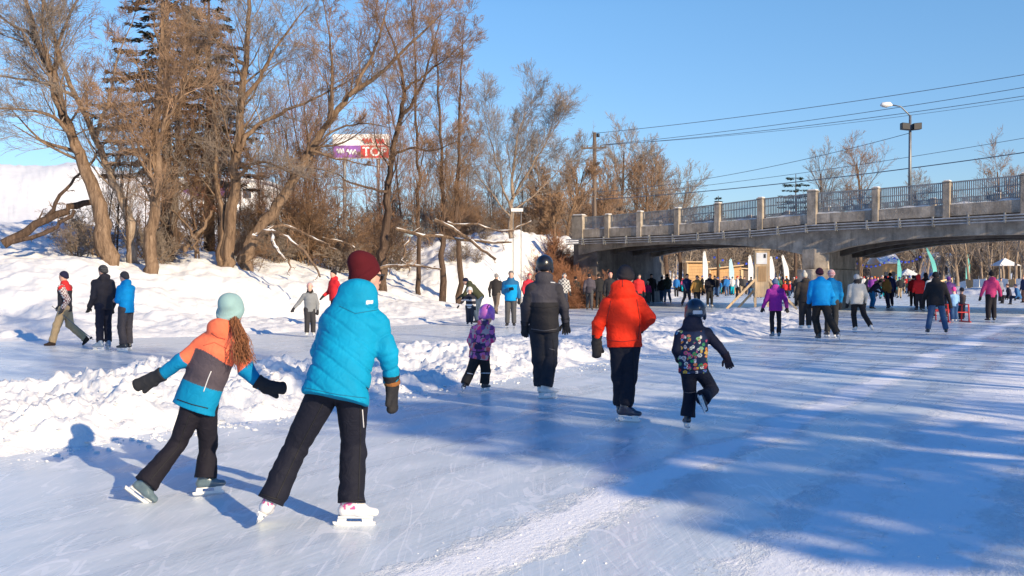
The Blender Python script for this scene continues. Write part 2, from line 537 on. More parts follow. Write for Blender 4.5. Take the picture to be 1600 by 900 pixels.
    hgt = math_n(nt, 'ADD', math_n(nt, 'MULTIPLY', fine, 0.25), math_n(nt, 'MULTIPLY', tr, math_n(nt, 'ADD', rough_f, 0.6)))
    n1 = bump(nt, b, hgt, 0.6, 0.02)
    bump(nt, b, math_n(nt, 'ADD', stroke, math_n(nt, 'MULTIPLY', sc, -2.0)), 0.12, 0.004, n1)
    return m

def across(p):      # coordinate across the canal used by the ice trails (after rotating the canal direction onto +Y)
    return float(p[0] * CDIR[1] - p[1] * CDIR[0])
TR1 = (across(ground(760, 880)) + across(ground(1180, 690)) + across(ground(1440, 560))) / 3
TR2 = (across(ground(1500, 840)) + across(ground(1590, 600))) / 2
TR3 = across(ground(1280, 870))
M['ice'] = ice_mat()

ice = link('ice', mesh_from([(-160, -90, 0), (220, -90, 0), (220, 230, 0), (-160, 230, 0)], np.array([[0, 1, 2, 3]]), 'ice', False), M['ice'])
tag(ice, 'scraped blue white skating ice crossed by tracks and shadows', None, None, 'structure')
snow_ground = link('snow_ground', build_terrain(), M['snow'])
tag(snow_ground, 'white snow banks and ploughed snow ridge beside the ice', None, None, 'structure')

# loose lumps of snow kicked out along the ridge and the trails
def crumbs():
    rs = np.random.RandomState(4)
    ico_v = []; t = (1 + 5 ** .5) / 2
    base = np.array([(-1, t, 0), (1, t, 0), (-1, -t, 0), (1, -t, 0), (0, -1, t), (0, 1, t), (0, -1, -t), (0, 1, -t), (t, 0, -1), (t, 0, 1), (-t, 0, -1), (-t, 0, 1)]) / 1.9
    fac = np.array([(0, 11, 5), (0, 5, 1), (0, 1, 7), (0, 7, 10), (0, 10, 11), (1, 5, 9), (5, 11, 4), (11, 10, 2), (10, 7, 6), (7, 1, 8), (3, 9, 4), (3, 4, 2), (3, 2, 6), (3, 6, 8), (3, 8, 9), (4, 9, 5), (2, 4, 11), (6, 2, 10), (8, 6, 7), (9, 8, 1)])
    vs = []; fs = []; n = 0
    def put(x, y, r):
        nonlocal n
        v = base * r * (1 + 0.35 * rs.randn(12, 1)) * np.array([1, 1, .6])
        vs.append(v + np.array([x, y, max(0.0, hz(x, y)) + r * .15])); fs.append(fac + n); n += 12
    F = np.array([(p[0], p[1]) for p in RIDGE])
    for k in range(1500):
        i = rs.randint(1, 7); t_ = rs.rand()
        p = F[i] * (1 - t_) + F[i + 1] * t_
        off = -abs(rs.randn()) * 0.30 + rs.rand() * 1.4 * (rs.rand() < .6)
        x, y = p[0] + CN[0] * off, p[1] + CN[1] * off
        put(x, y, 0.008 + 0.026 * rs.rand() ** 3)
    for k in range(500):
        s = rs.rand() ** 1.5 * 14 + 4.5
        a0 = TR1 if rs.rand() < .5 else TR2
        o = a0 + rs.randn() * .25
        x, y = CDIR[0] * s + CDIR[1] * o, CDIR[1] * s - CDIR[0] * o
        put(x, y, 0.003 + 0.007 * rs.rand() ** 2)
    return mesh_from(np.concatenate(vs), np.concatenate(fs), 'snow_crumbs', False)
tag(link('snow_crumbs', crumbs(), M['snow']), 'loose white lumps of snow scattered at the foot of the ridge', 'snow', None, 'stuff')
# ------------------------------------------------------------------ materials for built things
def concrete_mat(name, col, stain=0.5):
    m, nt, b = new_mat(name)
    vec = objcoord(nt)
    f = noise_node(nt, vec, 1.3, 7, 0.65)
    c = ramp(nt, f, [(0.3, tuple(x * .5 for x in col)), (0.52, col), (0.7, tuple(min(1, x * 1.55) for x in col))])
    vs = objcoord(nt, (1.6, 1.6, 0.22))
    st = ramp(nt, noise_node(nt, vs, 1.6, 6, 0.7), [(0.5, 0.0), (0.72, 1.0)])
    c = mixc(nt, math_n(nt, 'MULTIPLY', st, stain), c, tuple(x * .35 for x in col))
    sp = ramp(nt, noise_node(nt, vec, 9.0, 4, 0.7), [(0.62, 0.0), (0.68, 0.6)])
    c = mixc(nt, sp, c, tuple(min(1, x * 1.5) for x in col))
    nt.links.new(c, b.inputs['Base Color'])
    b.inputs['Roughness'].default_value = 0.9
    n1 = bump(nt, b, noise_node(nt, vec, 3.0, 6, 0.7), 0.5, 0.05)
    bump(nt, b, noise_node(nt, vec, 30.0, 4, 0.6), 0.3, 0.01, n1)
    return m
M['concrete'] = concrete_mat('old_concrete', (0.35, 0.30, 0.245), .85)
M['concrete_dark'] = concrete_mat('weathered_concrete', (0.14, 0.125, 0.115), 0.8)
M['rail'] = simple_mat('rail_paint', (0.27, 0.275, 0.275), 0.5, 0.3, 0.2)
M['conduit'] = simple_mat('conduit', (0.42, 0.42, 0.42), 0.4, 0.5, 0.2, bumps=0.05)
M['asphalt'] = simple_mat('asphalt', (0.06, 0.06, 0.062), 0.9)

def pine_mat(name, col):
    m, nt, b = new_mat(name)
    vec = objcoord(nt, (14, 14, 1.2))
    f = noise_node(nt, vec, 1.0, 5, 0.6, 0.6)
    c = ramp(nt, f, [(0.3, tuple(x * .75 for x in col)), (0.7, tuple(min(1, x * 1.15) for x in col))])
    nt.links.new(c, b.inputs['Base Color']); b.inputs['Roughness'].default_value = 0.7
    bump(nt, b, f, 0.2, 0.005)
    return m
M['pine'] = pine_mat('new_pine', (0.66, 0.47, 0.27))
M['pine_orange'] = pine_mat('cedar_boards', (0.55, 0.33, 0.15))
M['pole_wood'] = pine_mat('pole_wood', (0.14, 0.1, 0.075))
def flat_mat(name, col, rough=0.7):
    return simple_mat(name, col, rough, 0, 0.06, 4, 0.05)
M['white_paint'] = flat_mat('white_paint', (0.78, 0.77, 0.75))
M['red_paint'] = flat_mat('red_paint', (0.5, 0.03, 0.03), 0.45)
M['purple_paint'] = flat_mat('purple_paint', (0.2, 0.1, 0.3))
M['teal_cloth'] = flat_mat('teal_cloth', (0.12, 0.48, 0.45))
M['pale_blue_cloth'] = flat_mat('pale_blue_cloth', (0.45, 0.66, 0.74))
M['white_cloth'] = flat_mat('white_cloth', (0.75, 0.74, 0.72))
M['glass'] = simple_mat('dark_glass', (0.05, 0.06, 0.08), 0.1, 0, 0.05, bumps=0)

# ------------------------------------------------------------------ the bridge
BD = nrm(V(0.766, -0.643, 0))       # along the bridge, from the left abutment to the right
BN = nrm(V(0.643, 0.766, 0))        # away from the viewer, across the bridge
BP = V(14.2, 47.0, 0)               # foot of the parapet pillar above the pier
BW = 8.5                            # deck width
def t_at(px):
    r = (px - 800.0) / FPX
    return (BP[1] * r - BP[0]) / (BD[0] - r * BD[1])
def bpt(t, z, n=0.0):
    return BP + BD * t + BN * n + V(0, 0, z)
def z_at(px, py):
    p = bpt(t_at(px), 0)
    return at(px, py, p[1])[2]
def curve_z(pts):
    ts = [t_at(a) for a, b in pts]; zs = [z_at(a, b) for a, b in pts]
    return lambda t: float(np.interp(t, ts, zs)) if ts[0] <= t <= ts[-1] else (zs[0] if t < ts[0] else zs[-1] + (zs[-1] - zs[-2]) / (ts[-1] - ts[-2]) * (t - ts[-1]))
rail_top = curve_z([(893, 340), (948, 336), (1057, 326), (1187, 310), (1268, 301), (1367, 294), (1478, 284), (1600, 272)])
kerb = curve_z([(893, 359), (948, 357), (1057, 351), (1187, 342), (1268, 335), (1367, 328), (1478, 320), (1600, 311)])
fascia = curve_z([(893, 372), (1057, 366), (1187, 357), (1268, 349), (1367, 344), (1478, 338), (1600, 331)])
gird_top = fascia
gird_bot = curve_z([(905, 398), (930, 391), (970, 385), (1030, 381), (1100, 381), (1160, 384), (1220, 391), (1256, 399), (1272, 399), (1285, 396), (1320, 386), (1375, 377), (1440, 371), (1520, 367), (1600, 366)])
TL, TR_ = t_at(897), 24.0
bridge = empty('road_bridge', bpt(0, 0), 'old concrete road bridge with iron railings crossing over the ice', 'bridge')
POST_PX = [948, 998, 1057, 1120, 1187, 1268, 1367, 1478, 1600]
post_t = [t_at(p) for p in POST_PX]
post_t += [post_t[-1] + 2.9, post_t[-1] + 5.8, post_t[-1] + 8.7]

def lofted(top, bot, n0, n1, t0, t1, k=90):
    mb = MB()
    ts = np.linspace(t0, t1, k)
    for i in range(k):
        pass
    vs = []
    for t in ts:
        vs += [bpt(t, top(t), n0), bpt(t, top(t), n1), bpt(t, bot(t), n1), bpt(t, bot(t), n0)]
    fs = []
    for i in range(k - 1):
        for j in range(4):
            fs.append((i * 4 + j, i * 4 + (j + 1) % 4, i * 4 + 4 + (j + 1) % 4, i * 4 + 4 + j))
    fs += [(0, 1, 2, 3), tuple(4 * (k - 1) + j for j in (3, 2, 1, 0))]
    return mb.add(vs, fs)

for side, n0 in ((0, 0.0), (1, BW - .35)):
    lofted(lambda t: kerb(t), lambda t: fascia(t), n0, n0 + .35, TL, TR_).build('parapet_base', M['concrete'], bridge)
    o = 0.28 if side == 0 else -0.28
    lofted(lambda t: fascia(t) - .004, lambda t: gird_bot(t), n0 + o, n0 + o + .5, TL + .1, TR_).build('girder', M['concrete'], bridge)
for n0 in (2.6, 5.2):
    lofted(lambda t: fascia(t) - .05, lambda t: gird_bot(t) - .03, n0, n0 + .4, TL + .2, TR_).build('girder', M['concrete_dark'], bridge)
# small moulded ledge under the fascia and deck slab
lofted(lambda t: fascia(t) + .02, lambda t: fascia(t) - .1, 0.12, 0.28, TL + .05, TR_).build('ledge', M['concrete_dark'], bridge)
lofted(lambda t: kerb(t) - .18, lambda t: fascia(t) - .02, 0.35, BW - .35, TL, TR_).build('deck', M['asphalt'], bridge)
# snow lying on the kerb and on the deck
def kerb_snow(t): return kerb(t) + .05 + .025 * math.sin(t * 3.1) + .02 * math.sin(t * 7.7)
lofted(kerb_snow, lambda t: kerb(t) - .17, 0.12, 1.2, TL + .05, TR_, 220).build('kerb_snow', M['snow'], bridge)
# cross beams under the deck
for t in np.arange(TL + 1.5, 15, 2.1):
    zt = fascia(t) - .06
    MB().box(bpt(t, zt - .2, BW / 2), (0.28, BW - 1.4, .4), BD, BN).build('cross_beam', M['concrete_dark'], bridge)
# conduits slung along the face
for k in range(3):
    pts = [bpt(t, fascia(t) - .10 - .12 * k, -0.10 + .02 * k) for t in np.linspace(TL - .5, TR_, 60)]
    MB().tube(pts, 0.035, 6).build('conduit', M['conduit'], bridge, True)
for t in np.arange(TL + .6, 15, 1.45):
    MB().box(bpt(t, fascia(t) - .2, 0.03), (.06, .30, .42), BD, BN).build('conduit_bracket', M['rail'], bridge)

def pillar(t, w, n0, big=False):
    top = rail_top(t) + (-.04 if not big else .04)
    bot = fascia(t) - .1
    mb = MB()
    c = bpt(t, (top + bot) / 2, n0 + .18)
    mb.box(c, (w, .42, top - bot), BD, BN)
    mb.box(bpt(t, top + .03, n0 + .18), (w + .04, .46, .06), BD, BN)
    o = mb.build('railing_pillar', M['concrete'], bridge, bevel=.02)
    sn = MB().box(bpt(t, top + .09, n0 + .18), (w * .9, .36, .06), BD, BN).build('snow_cap', M['snow'], None, bevel=.03, origin=bridge.location)
    sn.location = (0, 0, 0); sn.parent = o
    return o
for n0 in (0.0, BW - .36):
    for i, t in enumerate(post_t):
        pillar(t, .46 if i == 5 else .30, n0 - .02, i == 5)
    pillar(TL + .25, .75, n0 - .04, True)
    ts = [TL + .25] + post_t
    for i in range(len(ts) - 1):
        a, b = ts[i] + (.38 if i == 0 else .17 if i != 6 else .25), ts[i + 1] - (.17 if i != 5 else .25)
        mb = MB()
        seg = 2
        for zoff, hh in ((-.03, .055), (-.40, .04), (None, .045)):
            za = rail_top(a) + zoff if zoff is not None else kerb(a) + .09
            zb = rail_top(b) + zoff if zoff is not None else kerb(b) + .09
            mb.beam(bpt(a, za, n0 + .16), bpt(b, zb, n0 + .16), .06, hh)
        nb = max(8, int((b - a) / .085))
        for k in range(nb):
            t = a + (b - a) * (k + .5) / nb
            z0, z1 = kerb(t) + .09, rail_top(t) - .03
            mb.box(bpt(t, (z0 + z1) / 2, n0 + .16), (.045, .03, z1 - z0), BD, BN)
        mb.build('railing', M['rail'], bridge)
# pier with its wider footing, standing in the ice, in line with the canal
PD = nrm(V(0.52, 0.854, 0)); PX = V(PD[1], -PD[0], 0)
pc = bpt(t_at(1270), 0, 0.2)
def pier_block(w, l, z0, z1, off, name, mat, nose):
    base = pc - PD * off
    pts = [base - PX * w / 2 + PD * nose, base + PX * 0, base + PX * w / 2 + PD * nose, base + PX * w / 2 + PD * l, base - PX * w / 2 + PD * l]
    pts[1] = base
    return MB().prism([p + V(0, 0, z0) for p in pts], (0, 0, z1 - z0)).build(name, mat, bridge, bevel=.03)
pier_block(1.25, 5.8, 1.95, gird_bot(0) + .35, 0.0, 'pier', M['concrete'], .12)
pier_block(1.5, 6.6, -.3, 1.95, 0.45, 'pier_footing', M['concrete'], .16)
# left abutment with its wing wall
ab = bpt(TL, 0, 0)
mb = MB()
z1 = gird_bot(TL) + .6
mb.prism([bpt(TL + 1.3, -.3, .35), bpt(TL + 1.3, -.3, .35) + PD * 9.5, bpt(TL - .3, -.3, .35) + PD * 9.5, bpt(TL - .3, -.3, .35)], (0, 0, z1 + .3))
mb.build('abutment', M['concrete_dark'], bridge)


# lamp post on the far side of the bridge
tl = t_at(1421) + 3.4
lp = None
for _ in range(30):      # find where the far parapet stands under that column
    p = bpt(tl, 0, BW - .9)
    tl += (0.3994 - p[0] / p[1]) * 35
p = bpt(tl, kerb(tl) - .1, BW - .9)
lamp = empty('street_lamp', p, 'tall grey street lamp with curved arm and black floodlights on the bridge', 'street lamp')
ztop = at(1421, 180, p[1])[2]; arm_z = at(1388, 167, p[1])[2]
MB().tube([p, (p[0], p[1], ztop)], [.10, .065], 10).build('pole', M['metal_grey'], lamp, True)
pts = [V(p[0], p[1], ztop - .05), V(p[0] - .15, p[1], ztop + .12), V(p[0] - .5, p[1], arm_z + .02), V(p[0] - 1.05, p[1], arm_z + .12)]
MB().tube(pts, .035, 8).build('arm', M['metal_grey'], lamp, True)
hd = MB(); hc = V(p[0] - 1.25, p[1], arm_z + .1)
hd.tube([hc + V(.32, 0, -.02), hc + V(.2, 0, .03), hc, hc - V(.2, 0, -.01), hc - V(.3, 0, .03)], [.04, .12, .15, .12, .03], 10)
hd.build('lamp_head', M['white_paint'], lamp, True)
for s in (-1, 1):
    z = at(1421, 200, p[1])[2]
    fl = MB().box((p[0] + s * .30, p[1] - .1, z + .06), (.42, .34, .34), (1, 0, .1 * s)).box((p[0] + s * .1, p[1], z - .1), (.18, .06, .06))
    fl.build('floodlight', M['black_metal'], lamp, bevel=.02)

# utility pole behind the left end of the bridge
UPY = 74.0
ub = at(929, 345, UPY); ut = at(929, 207, UPY)
upole = empty('utility_pole', (ub[0], ub[1], hz(ub[0], ub[1]) - .2), 'wooden utility pole with cross arm behind the left end of the bridge', 'utility pole')
MB().tube([(ub[0], ub[1], upole.location[2]), (ut[0], ut[1], ut[2])], [.2, .13], 10).build('pole', M['pole_wood'], upole, True)
zc = at(929, 232, UPY)[2]
c_ = MB().beam((ub[0] - 1.0, UPY - .15, zc), (ub[0] + .85, UPY - .15, zc + .03), .12, .12)
c_.build('cross_arm', M['pole_wood'], upole)
ins_x = [-.95, -.55, .45, .8]
for dx in ins_x:
    MB().tube([(ub[0] + dx, UPY - .15, zc + .06), (ub[0] + dx, UPY - .15, zc + .16), (ub[0] + dx, UPY - .15, zc + .24)], [.04, .07, .03], 8).build('insulator', M['metal_grey'], upole, True)
MB().tube([(ub[0] + .25, UPY - .1, ut[2] - .35), (ub[0] + .25, UPY - .1, ut[2] - .1)], [.12, .12], 8).build('bracket', M['black_metal'], upole, True)
M['wire'] = simple_mat('wire', (0.10, 0.13, 0.17), 0.5, 0.2, 0.02, bumps=0)
def wire(a, b, sag, r, label):
    a = np.asarray(a); b = np.asarray(b)
    pts = [a + (b - a) * s - V(0, 0, sag * 4 * s * (1 - s)) for s in np.linspace(0, 1, 26)]
    o = MB().tube(pts, r, 5).build('power_line', M['wire'], None, True, origin=tuple(a))
    tag(o, label, 'power line', 'power lines above the bridge')
def line_to(px, py, Y):      # carry a line on past the frame to its next pole
    return at(px, py, Y)
wire((ub[0] + .1, UPY, ut[2] - .05), at(1800, 82, 52), .35, .020, 'topmost power line in the sky over the bridge')
wire((ub[0] + .45, UPY - .15, zc + .24), at(1800, 102, 50), .35, .018, 'second power line from the top over the bridge')
wire((ub[0] + .8, UPY - .15, zc + .24), at(1800, 118, 50), .4, .018, 'third power line from the top over the bridge')
wire((ub[0] - .55, UPY - .15, zc + .2), at(1800, 124, 51), .5, .012, 'faint thin power line just below the third one')
wire(at(929, 300, UPY), at(1421, 208, p[1]), .5, .015, 'thin cable rising to the street lamp on the bridge')
wire(at(929, 308, UPY), at(1800, 180, 50), .4, .015, 'slim lower power line passing behind the street lamp')
wire(at(929, 312, UPY), at(1800, 208, 48), .4, .028, 'lowest and thickest dark cable above the bridge railing')
# ------------------------------------------------------------------ trees
def bark_mat(name, lo, mid, hi, sc=1.0):
    m, nt, b = new_mat(name)
    vec = objcoord(nt, (9 * sc, 9 * sc, 1.4 * sc))
    f = noise_node(nt, vec, 1.0, 6, 0.7, 0.8)
    c = ramp(nt, f, [(0.32, lo), (0.5, mid), (0.7, hi)])
    nt.links.new(c, b.inputs['Base Color']); b.inputs['Roughness'].default_value = 0.95
    b.inputs['Specular IOR Level'].default_value = 0.15
    bump(nt, b, f, 0.9, 0.05)
    return m
M['bark'] = bark_mat('bark', (0.07, 0.045, 0.03), (0.18, 0.12, 0.08), (0.30, 0.21, 0.14))
M['bark_dark'] = bark_mat('dark_bark', (0.035, 0.025, 0.02), (0.09, 0.06, 0.045), (0.16, 0.11, 0.08))
M['bark_pale'] = bark_mat('pale_bark', (0.12, 0.085, 0.06), (0.28, 0.21, 0.155), (0.42, 0.34, 0.27))
M['twig'] = simple_mat('brown_twigs', (0.24, 0.145, 0.085), 0.9, 0, 0.3, 1.0, 0)
M['twig_red'] = simple_mat('russet_twigs', (0.30, 0.14, 0.075), 0.9, 0, 0.25, 1.0, 0)
M['twig_tan'] = simple_mat('tan_twigs', (0.30, 0.19, 0.115), 0.9, 0, 0.3, 1.0, 0)
M['twig_grey'] = simple_mat('grey_twigs', (0.25, 0.20, 0.16), 0.9, 0, 0.25, 1.0, 0)
M['needles'] = simple_mat('needles', (0.035, 0.05, 0.028), 0.85, 0, 0.35, 2.0, 0)
M['needles_brown'] = simple_mat('winter_needles', (0.042, 0.040, 0.026), 0.85, 0, 0.4, 1.2, 0)

def perp(d, rng):
    while True:
        v = (rng.gauss(0, 1), rng.gauss(0, 1), rng.gauss(0, 1))
        c = (d[1] * v[2] - d[2] * v[1], d[2] * v[0] - d[0] * v[2], d[0] * v[1] - d[1] * v[0])
        l = math.sqrt(c[0] ** 2 + c[1] ** 2 + c[2] ** 2)
        if l > 1e-3: return (c[0] / l, c[1] / l, c[2] / l)
def un(v):
    l = math.sqrt(v[0] ** 2 + v[1] ** 2 + v[2] ** 2) or 1.0
    return (v[0] / l, v[1] / l, v[2] / l)

class Tree:
    def __init__(self, seed):
        self.rng = random.Random(seed); self.chains = []      # (points, radii, level)
    def grow(self, p, d, L, r, lvl, cfg):
        rng = self.rng
        nseg = cfg['seg'][lvl]
        pts = [p]; rad = [r]; dirs = [d]
        step = L / nseg
        rend = cfg.get('rmin', 0.004)
        for i in range(nseg):
            w = cfg['wig'][lvl]
            d = un((d[0] + rng.gauss(0, w), d[1] + rng.gauss(0, w), d[2] + rng.gauss(0, w) + cfg['up'][lvl]))
            p = (p[0] + d[0] * step, p[1] + d[1] * step, p[2] + d[2] * step)
            pts.append(p); dirs.append(d)
            rad.append(max(rend, r * (1 - .75 * (i + 1) / nseg)))
        self.chains.append((pts, rad, lvl))
        self.spawn(pts, rad, dirs, L, lvl, cfg)
    def spawn(self, pts, rad, dirs, L, lvl, cfg, t0=None, n=None):
        rng = self.rng
        if lvl + 1 >= len(cfg['seg']): return
        n = cfg['n'][lvl] if n is None else n
        t0 = cfg['t0'][lvl] if t0 is None else t0
        m = len(pts) - 1
        for k in range(n):
            t = t0 + (1 - t0) * (k + rng.random()) / n
            f = t * m; i = min(int(f), m - 1); u = f - i
            a, b_ = pts[i], pts[i + 1]
            p = tuple(a[j] + (b_[j] - a[j]) * u for j in range(3))
            rr = rad[i] + (rad[i + 1] - rad[i]) * u
            d = dirs[i + 1]
            q = perp(d, rng)
            ang = cfg['ang'][lvl] * rng.uniform(.6, 1.3)
            s, c = math.sin(ang), math.cos(ang)
            nd = un((d[0] * c + q[0] * s, d[1] * c + q[1] * s, d[2] * c + q[2] * s))
            if nd[2] < cfg.get('minz', -.3): nd = un((nd[0], nd[1], cfg.get('minz', -.3)))
            LL = L * cfg['ratio'][lvl] * (1 - .45 * t) * rng.uniform(.65, 1.2)
            self.grow(p, nd, LL, max(cfg.get('rmin', .004), rr * cfg.get('rr', .55) * rng.uniform(.7, 1)), lvl + 1, cfg)
    def limb(self, pts, r0, r1, cfg, nchild, ratio_len, t0=.35, lvl=0, sub=4, wob=.05):
        """a limb along a given line of points, its side branches grown from it"""
        P = np.array(pts, float)
        # Catmull-Rom resample
        out = []
        Q = np.vstack([2 * P[0] - P[1], P, 2 * P[-1] - P[-2]])
        for i in range(1, len(Q) - 2):
            for s in range(sub):
                t = s / sub
                out.append(.5 * ((2 * Q[i]) + (-Q[i - 1] + Q[i + 1]) * t + (2 * Q[i - 1] - 5 * Q[i] + 4 * Q[i + 1] - Q[i + 2]) * t * t + (-Q[i - 1] + 3 * Q[i] - 3 * Q[i + 1] + Q[i + 2]) * t ** 3))
        out.append(Q[-2])
        rng = self.rng
        R = [r0 + (r1 - r0) * (i / (len(out) - 1)) ** .8 for i in range(len(out))]
        for i in range(1, len(out)):
            out[i] = out[i] + np.array([rng.gauss(0, 1), rng.gauss(0, 1), rng.gauss(0, .5)]) * wob * R[i] / max(r0, .01) * 1.5
        dirs = [tuple(nrm(out[max(i, 1)] - out[max(i, 1) - 1])) for i in range(len(out))]
        pt = [tuple(map(float, q)) for q in out]
        self.chains.append((pt, R, lvl))
        self.spawn(pt, R, dirs, ratio_len, lvl, cfg, t0, nchild)

def chains_mesh(chains, sides_fn, flare=None):
    groups = {}
    for pts, rad, lvl in chains:
        groups.setdefault((len(pts), sides_fn(rad[0], lvl)), []).append((pts, rad))
    VS = []; FS = []; base = 0
    for (n, k), items in groups.items():
        P = np.array([i[0] for i in items], dtype=np.float32)      # m,n,3
        R = np.array([i[1] for i in items], dtype=np.float32)
        T = np.empty_like(P)
        T[:, 1:-1] = P[:, 2:] - P[:, :-2] if n > 2 else 0
        T[:, 0] = P[:, 1] - P[:, 0]; T[:, -1] = P[:, -1] - P[:, -2]
        T /= np.linalg.norm(T, axis=2, keepdims=True) + 1e-9
        mean = P[:, -1] - P[:, 0]; mean /= np.linalg.norm(mean, axis=1, keepdims=True) + 1e-9
        ref = np.where(np.abs(mean[:, 2:3]) > .8, np.array([[1, .2, 0]]), np.array([[.1, .2, 1]])).astype(np.float32)
        U = np.cross(T, ref[:, None, :]); U /= np.linalg.norm(U, axis=2, keepdims=True) + 1e-9
        W = np.cross(T, U)
        a = np.arange(k) * 2 * math.pi / k
        Rr = R[:, :, None, None]
        if k >= 7:
            rs = np.random.RandomState(int(abs(P[0, 0, 0]) * 100) % 9999)
            Rr = Rr * (1 + .10 * rs.randn(R.shape[0], 1, k)[..., None] + .05 * rs.randn(*R.shape, k)[..., None])
        ring = P[:, :, None, :] + Rr * (np.cos(a)[None, None, :, None] * U[:, :, None, :] + np.sin(a)[None, None, :, None] * W[:, :, None, :])
        m = len(items)
        VS.append(ring.reshape(-1, 3))
        idx = base + np.arange(m * n * k).reshape(m, n, k)
        nx = np.roll(idx, -1, axis=2)
        FS.append(np.stack([idx[:, :-1], nx[:, :-1], nx[:, 1:], idx[:, 1:]], -1).reshape(-1, 4))
        base += m * n * k
    return np.concatenate(VS), np.concatenate(FS)

def sides(r, lvl):
    return 16 if r > .16 else 11 if r > .09 else 7 if r > .04 else 4 if r > .015 else 3

def make_tree(name, T, base, label, cat, barkm, twigm, group=None, split=.028):
    """trunk and limbs in one mesh, the twigs of the crown in another"""
    root = empty(name, base, label, cat, group)
    tr = [c for c in T.chains if c[1][0] >= split]
    cr = [c for c in T.chains if c[1][0] < split]
    for nm, ch, mt in (('trunk', tr, barkm), ('crown', cr, twigm)):
        if not ch: continue
        v, f = chains_mesh(ch, sides)
        me = mesh_from(v - np.asarray(base, np.float32), f, nm)
        link(nm, me, mt, root)
    return root

BIG = dict(seg=[6, 6, 5, 3, 3], wig=[.09, .13, .12, .11, .11], up=[.05, .08, .07, .05, .04], n=[9, 7, 6, 4], t0=[.3, .12, .10, .1], ang=[.78, .72, .68, .62], ratio=[.66, .72, .72, .70], rr=.42, rmin=.0042)
FAN = dict(BIG, ratio=[.66, .70, .70, .68], n=[10, 7, 6, 5], up=[.05, .07, .05, .03, .02], ang=[.62, .62, .60, .58], wig=[.06, .08, .10, .11, .12])
def wp(px, py, D):
    return at(px, py, D)

def root_at(px, D):
    x = (px - 800) / FPX * D
    return V(x, D, hz(x, D))

def big_tree(name, seed, D, stems, label, cat='tree', bark='bark', twig='twig', cfg=BIG, group=None, dspread=.35):
    """stems: list of (pixel line from the foot up, r0, r1, number of side limbs, their length, start, depth drift)"""
    T = Tree(seed)
    base = None
    for (pix, r0, r1, nch, ll, t0, dd) in stems:
        pts = []
        for i, (px, py) in enumerate(pix):
            pts.append(wp(px, py, D + dd * i))
        if base is None:
            g = hz(pts[0][0], pts[0][1]); base = V(pts[0][0], pts[0][1], g)
        if pix[0][1] > 380:
            g = hz(pts[0][0], pts[0][1])
            foot = pts[0].copy(); foot[2] = g - .25
            if pts[0][2] > g + .1:
                pts = [foot] + pts
            else:
                pts[0] = foot
        T.limb(pts, r0 * .82, r1 * .42, cfg, int(nch * 1.5), ll * (1.15 if cfg is not FAN else 1.7), t0)
    return make_tree(name, T, base, label, cat, M[bark], M[twig], group)

random.seed(7)
# the big bare trees on the left bank, from left to right
big_tree('bare_tree', 1, 34.0, [
    ([(168, 408), (160, 350), (146, 300), (122, 240), (100, 180), (78, 110), (52, 40), (35, -20)], .34, .10, 12, 4.2, .35, .05),
    ([(122, 240), (92, 190), (40, 172), (-30, 168)], .12, .05, 8, 2.6, .1, -.3),
    ([(100, 180), (60, 70), (20, 40), (-20, 10)], .12, .05, 8, 2.6, .1, .3),
    ([(85, 130), (95, 60), (120, 0), (140, -40)], .10, .04, 8, 2.4, .1, .5),
    ([(78, 110), (66, 50), (70, -30)], .09, .04, 6, 2.2, .1, -.4)],
    'big bare tree leaning left, leftmost on the snowy bank', bark='bark', twig='twig_grey')
big_tree('bare_tree', 2, 35.2, [
    ([(208, 400), (206, 350), (190, 310), (170, 262), (150, 215), (118, 150), (92, 80), (70, 10), (60, -30)], .27, .09, 12, 3.8, .35, .05),
    ([(150, 215), (170, 150), (185, 90), (210, 20)], .09, .035, 9, 2.4, .1, .2),
    ([(118, 150), (60, 128), (0, 118), (-40, 122)], .08, .03, 7, 2.2, .1, .1)],
    'bare tree with a bent pale trunk just right of the leaning one', bark='bark_pale')
big_tree('bare_tree', 3, 34.3, [
    ([(232, 405), (240, 345), (246, 290), (245, 220), (248, 150), (252, 80), (255, -30)], .33, .12, 16, 3.6, .3, .05),
    ([(246, 290), (215, 220), (190, 180), (160, 150)], .08, .03, 9, 2.2, .1, -.2),
    ([(245, 220), (275, 160), (300, 110), (330, 40)], .09, .03, 10, 2.2, .1, -.3)],
    'thick upright bare tree with a flared foot in front of the spruce', bark='bark', twig='twig_tan')
big_tree('bare_tree', 4, 37.5, [
    ([(268, 402), (272, 330), (276, 250), (282, 160), (292, 70), (300, -20)], .24, .08, 14, 3.2, .25, .05),
    ([(276, 250), (310, 190), (322, 120), (330, 40)], .08, .03, 9, 2.2, .1, .1)],
    'dark upright bare tree close behind the thick flared one', bark='bark_dark')
big_tree('bare_tree', 5, 36.8, [
    ([(355, 402), (360, 350), (364, 290), (370, 235), (376, 170), (382, 100), (388, 30), (392, -30)], .32, .12, 14, 4.0, .35, .05),
    ([(344, 404), (346, 340), (338, 280), (336, 210), (332, 140), (318, 60)], .20, .07, 10, 3.0, .3, .2),
    ([(370, 235), (400, 195), (450, 172), (500, 150), (560, 118)], .13, .04, 10, 2.8, .15, .2),
    ([(376, 170), (410, 110), (440, 60), (480, 10)], .13, .04, 10, 2.8, .15, -.2),
    ([(382, 100), (350, 70), (310, 55), (270, 60)], .09, .03, 8, 2.2, .15, -.2),
    ([(366, 280), (400, 252), (450, 268), (500, 285)], .09, .03, 7, 2.0, .2, -.4)],
    'massive forked bare tree at the middle of the thicket', bark='bark', twig='twig_grey')
